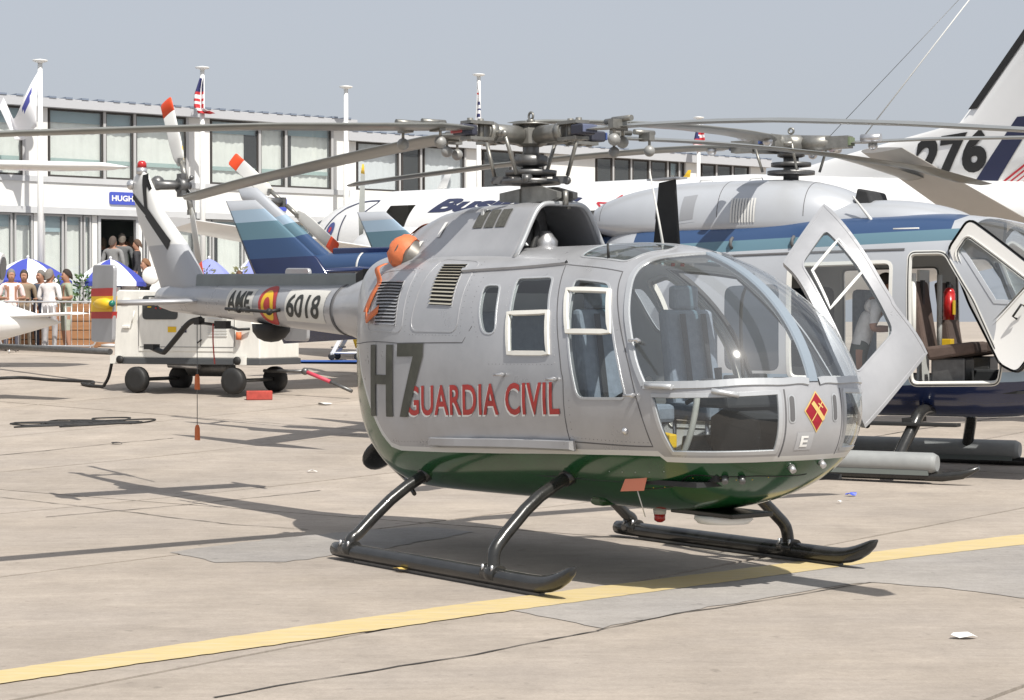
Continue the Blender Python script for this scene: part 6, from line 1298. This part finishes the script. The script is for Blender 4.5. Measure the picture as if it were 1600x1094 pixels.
# wings, engine nacelle and propeller, undercarriage
wing_mb([(sb(8.9, .3, 2.30), SH * 2.6, (0, 0, 1)), (sb(9.1, 3.5, 2.62), SH * 2.2, (0, 0, 1)), (sb(9.5, 8.0, 3.16), SH * 1.3, (0, 0, 1))], .13).build('wing', M_aw, sa_); wing_mb([(sb(8.9, -.3, 2.30), SH * 2.6, (0, 0, 1)), (sb(9.5, -9.0, 3.2), SH * 1.2, (0, 0, 1))], .13).build('wing', M_aw, sa_)
for s_ in (1, -1):
    mb = MB(); mb.tube([sb(8.05, 3.35 * s_, 2.78), sb(8.3, 3.35 * s_, 2.78), sb(9.0, 3.35 * s_, 2.76), sb(10.5, 3.35 * s_, 2.70), sb(12.2, 3.35 * s_, 2.62)], [.30, .42, .50, .48, .15], 20); nc = mb.build('engine_nacelle', M_aw, sa_)
    mb = MB(); mb.tube([sb(7.75, 3.35 * s_, 2.78), sb(7.85, 3.35 * s_, 2.78), sb(8.05, 3.35 * s_, 2.78)], [.03, .14, .22], 16); mb.build('spinner', M_trim, nc)
    for k in range(4):
        an = R(2 + 90 * k); rd = SP * math.sin(an) * -1 + Vector((0, 0, 1)) * math.cos(an); ch = SP * math.cos(an) + Vector((0, 0, 1)) * math.sin(an); c0 = sb(7.95, 3.35 * s_, 2.78); cd = (ch * .8 + SH * .6).normalized()
        wing_mb([(c0 + rd * .15 - cd * .06, cd * .12, SH), (c0 + rd * .7 - cd * .15, cd * .30, SH), (c0 + rd * 1.45 - cd * .10, cd * .20, SH)], .08).build('propeller_blade', mat('prop grey', (.30, .31, .29), .45), nc)
        wing_mb([(c0 + rd * 1.45 - cd * .10, cd * .20, SH), (c0 + rd * 1.62 - cd * .04, cd * .08, SH)], .08).build('propeller_tip', M_yel, nc)
def wheel(parent, c, r_, w, rz, name='wheel', rim=None):
    M3 = Matrix.Rotation(rz, 3, 'Z'); mb = MB(); mb.lathe([(r_ * .55, -w / 2), (r_ * .9, -w / 2), (r_, -w * .3), (r_, w * .3), (r_ * .9, w / 2), (r_ * .55, w / 2)], c, 24, 'y', M=M3); o = mb.build(name, M_black, parent)
    MB().lathe([(.0, -w * .42), (r_ * .25, -w * .45), (r_ * .5, -w * .30), (r_ * .56, -w * .40), (r_ * .56, w * .40), (r_ * .5, w * .3), (0, w * .42)], c, 18, 'y', M=M3).build('rim', rim or M_alu, o); return o
ng = sb(2.9, 0, gz(41.6)); ngz = gz(ng.y)
for s_ in (-.14, .14): q = ng + SP * s_; wheel(sa_, (q.x, q.y, ngz + .22), .22, .14, R(-54), 'nose_wheel', mat('pale blue rim', (.42, .50, .56), .4))
MB().tube([(ng.x, ng.y, ngz + .22), (ng.x, ng.y, ngz + 1.5)], .06, 10).build('nose_leg', M_aw, sa_)
for s_ in (3.35, -3.35):
    q = sb(9.6, s_, 0); MB().tube([(q.x, q.y, gz(q.y) + .35), (q.x, q.y, 2.6)], .09, 10).build('main_leg', M_aw, sa_)
    for d in (-.2, .2): wheel(sa_, (q.x + SP.x * d, q.y + SP.y * d, gz(q.y) + .35), .35, .2, R(-54), 'main_wheel')
# portable steps and blue carpet by the airliner
z0 = gz(40.2); mb = MB(); mb.box((PX(548, 39.9), 39.9, gz(39.9) + .012), (3.2, 1.6, .015), R(-8)); o = mb.build('carpet', mat('blue carpet', (.03, .09, .32), .95, noise=.1, nscale=6)); tag(o, 'flat bright blue carpet under the small boarding steps', 'carpet')
st_ = thing('boarding_steps', 'small white wheeled boarding steps on the blue carpet', 'steps', (PX(552, 40.1), 40.1, gz(40.1) + .02), R(-8))
for y in (-.25, .25):
    MB().add([(-.42, y - .02, .10), (-.34, y - .02, .10), (.16, y - .02, .98), (.06, y - .02, .98), (-.42, y + .02, .10), (-.34, y + .02, .10), (.16, y + .02, .98), (.06, y + .02, .98)], [(0, 1, 2, 3), (4, 7, 6, 5), (0, 4, 5, 1), (1, 5, 6, 2), (2, 6, 7, 3), (3, 7, 4, 0)]).build('side_rail', M_white, st_)
    MB().tube([(.14, y, .95), (.14, y, .10)], .022, 8).build('post', M_white, st_); MB().tube([(-.40, y, .14), (.16, y, .14)], .018, 8).build('base_bar', M_white, st_)
    for x in (-.38, .14): wheel(st_, (x, y, .07), .07, .04, 0, 'castor')
for i in range(4): MB().box((-.30 + .115 * i, 0, .25 + .21 * i), (.20, .46, .03)).build('tread', M_steel, st_)
# ------------------------------------------------------------ ground power cart
gy = 32.55; cart = thing('ground_power_cart', 'white ground power cart on four black wheels under the tail boom', 'cart', (-4.95, 32.75, gz(32.75)), R(-26))
M_cw = mat('cart white', (.76, .75, .70), .42, noise=.12, nscale=2.6, streak=(1.5, 1.5, .5), bump=.03, bscale=4)
mb = MB(); mb.prism([(-1.40, .56), (1.05, .56), (1.40, .56), (1.40, .92), (.95, 1.58), (.70, 1.62), (-1.30, 1.66), (-1.40, 1.60)], -.58, .58, 'y'); body_ = mb.build('body', M_cw, cart, bevel=.02)
MB().box((0, 0, .51), (2.84, 1.20, .10)).build('chassis', mat('chassis grey', (.07, .075, .08), .5), cart, bevel=.01); MB().box((-1.34, -.612, .53), (.22, .03, .13)).build('corner_plate', M_cw, cart); MB().box((1.06, -.612, .53), (.22, .03, .13)).build('corner_plate', M_cw, cart)
for x in (-1.24, 1.02): MB().lathe([(.065, 0), (.065, -.03), (0, -.03)], (x, -.63, .53), 14, 'y').build('buffer', M_black, cart)
MB().box((.02, -.586, 1.10), (1.85, .012, .86)).build('side_panel', M_cw, cart, bevel=.004)
pn = MB().prism([tuple(p) for p in rounded([(-.82, 1.18), (-.14, 1.18), (-.14, 1.56), (-.82, 1.56)], .07)], -.605, -.590, 'y').build('control_panel', mat('panel dark', (.05, .055, .055), .5), cart)
for i in range(3): MB().box((-.55 + .09 * i, -.608, 1.42), (.05, .008, .03)).build('switch', M_trim, pn); 
for i in range(3): MB().lathe([(.016, 0), (.016, -.012), (0, -.012)], (-.55 + .09 * i, -.605, 1.36), 10, 'y').build('knob', M_red, pn)
MB().box((-.68, -.608, 1.38), (.07, .008, .02)).build('caution_tag', M_yel, pn); MB().box((-.62, -.607, 1.50), (.14, .006, .07)).build('gauge', M_trim, pn)
for z in (.74, 1.50): MB().box((.02, -.594, z), (1.80, .006, .008)).build('panel_seam', M_seam, cart)
for x in (-.90, .30, .94): MB().box((x, -.594, 1.12), (.008, .006, .74)).build('panel_seam', M_seam, cart)
for i in range(7): MB().box((.62, -.598, .92 + .045 * i), (.36, .016, .018)).build('vent_slat', M_trim, cart)
MB().box((-.25, -.597, 1.02), (.16, .006, .09)).build('placard', M_yel, cart); MB().box((-.02, -.597, 1.02), (.10, .006, .10)).build('placard', M_navl, cart)
MB().tube([(-.9, .2, 1.60), (-.9, .2, 1.86)], .05, 10).build('exhaust_stack', M_steel, cart)
MB().tube([tuple(q) for q in spline([(-1.42, -.3, .95), (-1.50, -.35, .70), (-1.46, -.25, .52), (-1.42, -.1, .66)], 5)], .022, 8).build('hose', M_black, cart)
for x, z in ((-1.15, 1.48), (-1.15, 1.06)): MB().box((x, -.60, z), (.14, .03, .045)).build('latch', M_cw, cart, bevel=.008)
MB().tube([(-.98, -.60, 1.32), (-1.02, -.62, 1.12)], .012, 6).build('door_handle', M_cw, cart); MB().tube([(.32, -.60, .86), (.26, -.64, .80)], .012, 6).build('door_handle', M_black, cart)
MB().tube([(.88, -.60, 1.06), (1.05, -.66, 1.02), (1.24, -.62, 1.03)], .022, 8).build('hose_handle', M_black, cart); MB().tube([(1.05, -.64, .86), (1.05, -.64, .98)], .045, 10).build('orange_bottle', M_orange, cart)
for x in (-.93, .93):
    for y in (-.60, .60): wheel(cart, (x, y, .21), .21, .16, 0, 'wheel', mat('cart rim', (.13, .13, .13), .5, .3))
    MB().tube([(x, -.5, .21), (x, .5, .21)], .03, 8).build('axle', M_steel, cart)
mb = MB(); mb.tube([(-.45, .15, .40), (-.40, .15, .40), (.35, .15, .40), (.40, .15, .40)], [.10, .15, .15, .10], 14); mb.build('fuel_tank', M_steel, cart); MB().tube([(-.6, -.2, .44), (0.0, -.2, .42)], .045, 10).build('exhaust_pipe', M_alu, cart)
MB().tube([(1.10, 0, .36), (1.60, 0, .36), (1.85, 0, .36)], .028, 8).build('tow_bar', M_steel, cart); MB().ball((1.87, 0, .36), .06, 10).build('tow_joint', M_steel, cart); MB().tube([(1.87, 0, .36), (2.35, -.02, .20)], .032, 8).build('tow_bar', mat('pink red bar', (.55, .06, .10), .5), cart); MB().tube([(2.35, -.02, .20), (2.75, -.04, .06)], .03, 8).build('tow_bar', M_steel, cart)
ck = PX(405, 31.4); o = MB().box((ck, 31.4, gz(31.4) + .07), (.40, .16, .14), R(10)).build('wheel_chock', mat('red chock', (.40, .06, .045), .8, noise=.2, nscale=10), None, bevel=.012); tag(o, 'red wooden wheel chock against the cart wheel', 'chock')
def gcable(pts, r_, lab, m=None, n=8):
    P = [(x, y, gz(y) + r_ + .002) for x, y in [tuple(q[:2]) for q in spline([(a, b, 0) for a, b in pts], n)]]; o = MB().tube(P, r_, 7).build('cable', m or M_black); return tag(o, lab, 'cable')
pc = [(PX(-30, 35), 35.0), (PX(30, 35.4), 35.4), (PX(80, 34.9), 34.9), (PX(130, 34.6), 34.6), (PX(146, 34.4), 34.4), (PX(140, 34.0), 34.0), (PX(128, 34.1), 34.1), (PX(140, 33.7), 33.7), (PX(160, 33.5), 33.5)]
P = [(x, y, gz(y) + .03) for x, y in [tuple(q[:2]) for q in spline([(a, b, 0) for a, b in pc], 6)]] + [tuple(p) for p in spline([(PX(162, 33.4), 33.4, gz(33.4) + .05), (PX(170, 33.3), 33.3, gz(33.3) + .22), (PX(176, 33.25), 33.25, gz(33.25) + .52)], 5)]
tag(MB().tube(P, .026, 8).build('cable', M_black), 'thick black power cable looping from the cart across the apron', 'cable')
tag(MB().tube([(PX(-20, 38), 38, gz(38) + .42), (PX(172, 34.2), 34.2, gz(34.2) + .56)], .055, 8).build('tow_bar', M_steel), 'long grey tow bar leading away behind the cart', 'tow bar')
rc = random.Random(9); cxm, cym = PX(150, 27.6), 27.6; pts = []
for i in range(34): pts.append((cxm + rc.gauss(0, .5), cym + rc.gauss(0, .38)))
gcable(pts, .010, 'tangled heap of thin black cable lying on the concrete', n=5)
# litter
def litter(px, py, w, h, lab, m, cat='litter', seed=1):
    d = (py - 500.9) / 3159.26; Y = 1.648 / d; 
    for _ in range(12): Y = (1.648 - gz(Y)) / d
    rr = random.Random(seed); n = 9; x = PX(px, Y); v = [(x + w * math.cos(2 * PI * i / n) * rr.uniform(.5, 1), Y + h * math.sin(2 * PI * i / n) * rr.uniform(.5, 1), gz(Y) + .008 + rr.uniform(0, .03)) for i in range(n)] + [(x, Y, gz(Y) + .035)]
    o = MB().add(v, [(i, (i + 1) % n, n) for i in range(n)]).build('paper_scrap', m); o.modifiers.new('s', 'SOLIDIFY').thickness = .002; return tag(o, lab, cat)
M_pap = mat('scrap paper', (.72, .72, .70), .8)
litter(1507, 999, .075, .06, 'crumpled white paper scrap in front of the asphalt strip', M_pap, seed=2); litter(632, 895, .09, .05, 'yellowish peel lying beside the near skid', mat('peel', (.62, .44, .12), .7), seed=3); litter(597, 882, .06, .03, 'blue and white scrap by the rear of the near skid', mat('blue scrap', (.25, .28, .45), .6), seed=4); litter(1330, 776, .07, .04, 'blue plastic scrap in the blade shadow', mat('blue plastic', (.05, .09, .5), .5), seed=5); litter(1313, 788, .03, .03, 'tiny white scrap beyond the helicopter nose', M_pap, seed=6); litter(508, 653, .17, .13, 'white paper scrap on the concrete beyond the skid', M_pap, seed=7); litter(487, 739, .09, .04, 'curled white paper strip near the long shadow', M_pap, seed=8); litter(182, 695, .09, .06, 'small dark rag below the tangled cable', M_black, seed=9); litter(692, 893, .04, .03, 'dark foil scrap under the near skid', M_steel, seed=10)
# ------------------------------------------------------------ parked aircraft at the left edge
jt = thing('jet_aircraft', 'white tail cone and low tailplane of a parked jet at the crowd barrier', 'airplane')
jy = 31.0; zc = 1.648 + (501 - 500) * jy / 3159; k = jy / 3159.26
mb = MB(); mb.tube([(PX(-420, jy), jy + 1.2, zc + .25), (PX(-200, jy), jy + .6, zc + .18), (PX(-60, jy), jy + .2, zc + .05), (PX(0, jy), jy + .05, zc - .02), (PX(50, jy), jy, zc - .03), (PX(95, jy), jy, zc - .04)], [.80, .72, .48, .30, .15, .01], 22); mb.build('fuselage', M_aw, jt)
wing_mb([(Vector((PX(-20, jy), jy - .05, zc + .03)), Vector((.35, .55, 0)), (0, 0, 1)), (Vector((PX(120, jy), jy - .55, zc + .10)), Vector((.25, .30, 0)), (0, 0, 1))], .11).build('tailplane', M_aw, jt)
wing_mb([(Vector((PX(-330, jy), jy + .5, zc + .5)), Vector((1.3, 0, 0)), (0, 1, 0)), (Vector((PX(-200, jy), jy + .5, zc + 2.4)), Vector((.6, 0, 0)), (0, 1, 0))], .1).build('tail_fin', M_aw, jt)
mb = MB(); mb.tube([(PX(-140, 30), 30, zc + .72), (PX(-70, 30), 30, zc + .80), (PX(-20, 30), 30, zc + .78), (PX(4, 30), 30, zc + .76)], [.20, .34, .30, .22], 18); mb.build('engine_nacelle', M_aw, jt); mb = MB(); mb.tube([(PX(0, 30), 30, zc + .765), (PX(6, 30), 30, zc + .76)], [.19, .17], 18); mb.build('exhaust_nozzle', M_steel, jt)
q = (PX(-330, jy), jy + .8); wheel(jt, (q[0], q[1], gz(q[1]) + .25), .25, .15, R(90), 'wheel'); MB().tube([(q[0], q[1], gz(q[1]) + .25), (q[0], q[1], zc)], .06, 8).build('leg', M_aw, jt)
hw = thing('high_wing_aircraft', 'white high wing of a parked aircraft reaching in above the barrier', 'airplane'); hy = 36.0; hz_ = 1.648 + (501 - 259) * hy / 3159.26
wing_mb([(Vector((PX(-420, hy), hy - .4, hz_ + .12)), Vector((.1, 1.6, 0)), (0, 0, 1)), (Vector((PX(90, hy), hy - .2, hz_)), Vector((.05, 1.3, .0)), (0, 0, 1)), (Vector((PX(160, hy), hy - .1, hz_ + .0)), Vector((.10, 1.0, 0)), (0, 0, 1)), (Vector((PX(192, hy), hy + .45, hz_ + .01)), Vector((.02, .12, 0)), (0, 0, 1))], .13).build('wing', M_aw, hw)
mb = MB(); mb.tube([(PX(-420, hy), hy - 3.2, hz_ - 1.1), (PX(-420, hy), hy - 2.6, hz_ - 1.0), (PX(-420, hy), hy + .5, hz_ - .75), (PX(-420, hy), hy + 3, hz_ - .8), (PX(-420, hy), hy + 6, hz_ - .5)], [.2, .6, .85, .6, .15], 18); mb.build('fuselage', M_aw, hw)
for dx in (-1.2, 1.2): wheel(hw, (PX(-420, hy) + dx, hy, gz(hy) + .3), .3, .18, 0, 'wheel'); MB().tube([(PX(-420, hy) + dx, hy, gz(hy) + .3), (PX(-420, hy) + dx * .5, hy, hz_ - 1.3)], .06, 8).build('leg', M_aw, hw)
# aerial wires overhead
for a, b, m, r_ in (((1340, 225, 24.0), (1560, -60, 24.0), M_trim, .008), ((1285, 225, 26.0), (1540, -45, 26.0), M_steel, .004)):
    p = [(PX(px, Y), Y, 1.648 + (501 - py) * Y / 3159.26) for px, py, Y in (a, b)]; o = MB().tube(p, r_, 5).build('aerial_wire', m); tag(o, 'pale thick aerial wire slanting up from the airliner tail' if m is M_trim else 'thin dark aerial wire slanting up behind the grey rotor hub', 'wire')
# empties that were built in world space move to the base of their thing
bpy.context.view_layer.update()
for o in list(scene.objects):
    if o.type == 'EMPTY' and o.parent is None and o.location.length < 1e-6 and o.children:
        pts = [c2.matrix_world @ Vector(q) for c2 in o.children for q in c2.bound_box]; lo_ = [min(p[i] for p in pts) for i in range(3)]; hi_ = [max(p[i] for p in pts) for i in range(3)]
        base = Vector(((lo_[0] + hi_[0]) / 2, (lo_[1] + hi_[1]) / 2, lo_[2])); o.location = base
        for c2 in o.children: c2.matrix_parent_inverse = Matrix.Translation(-base)
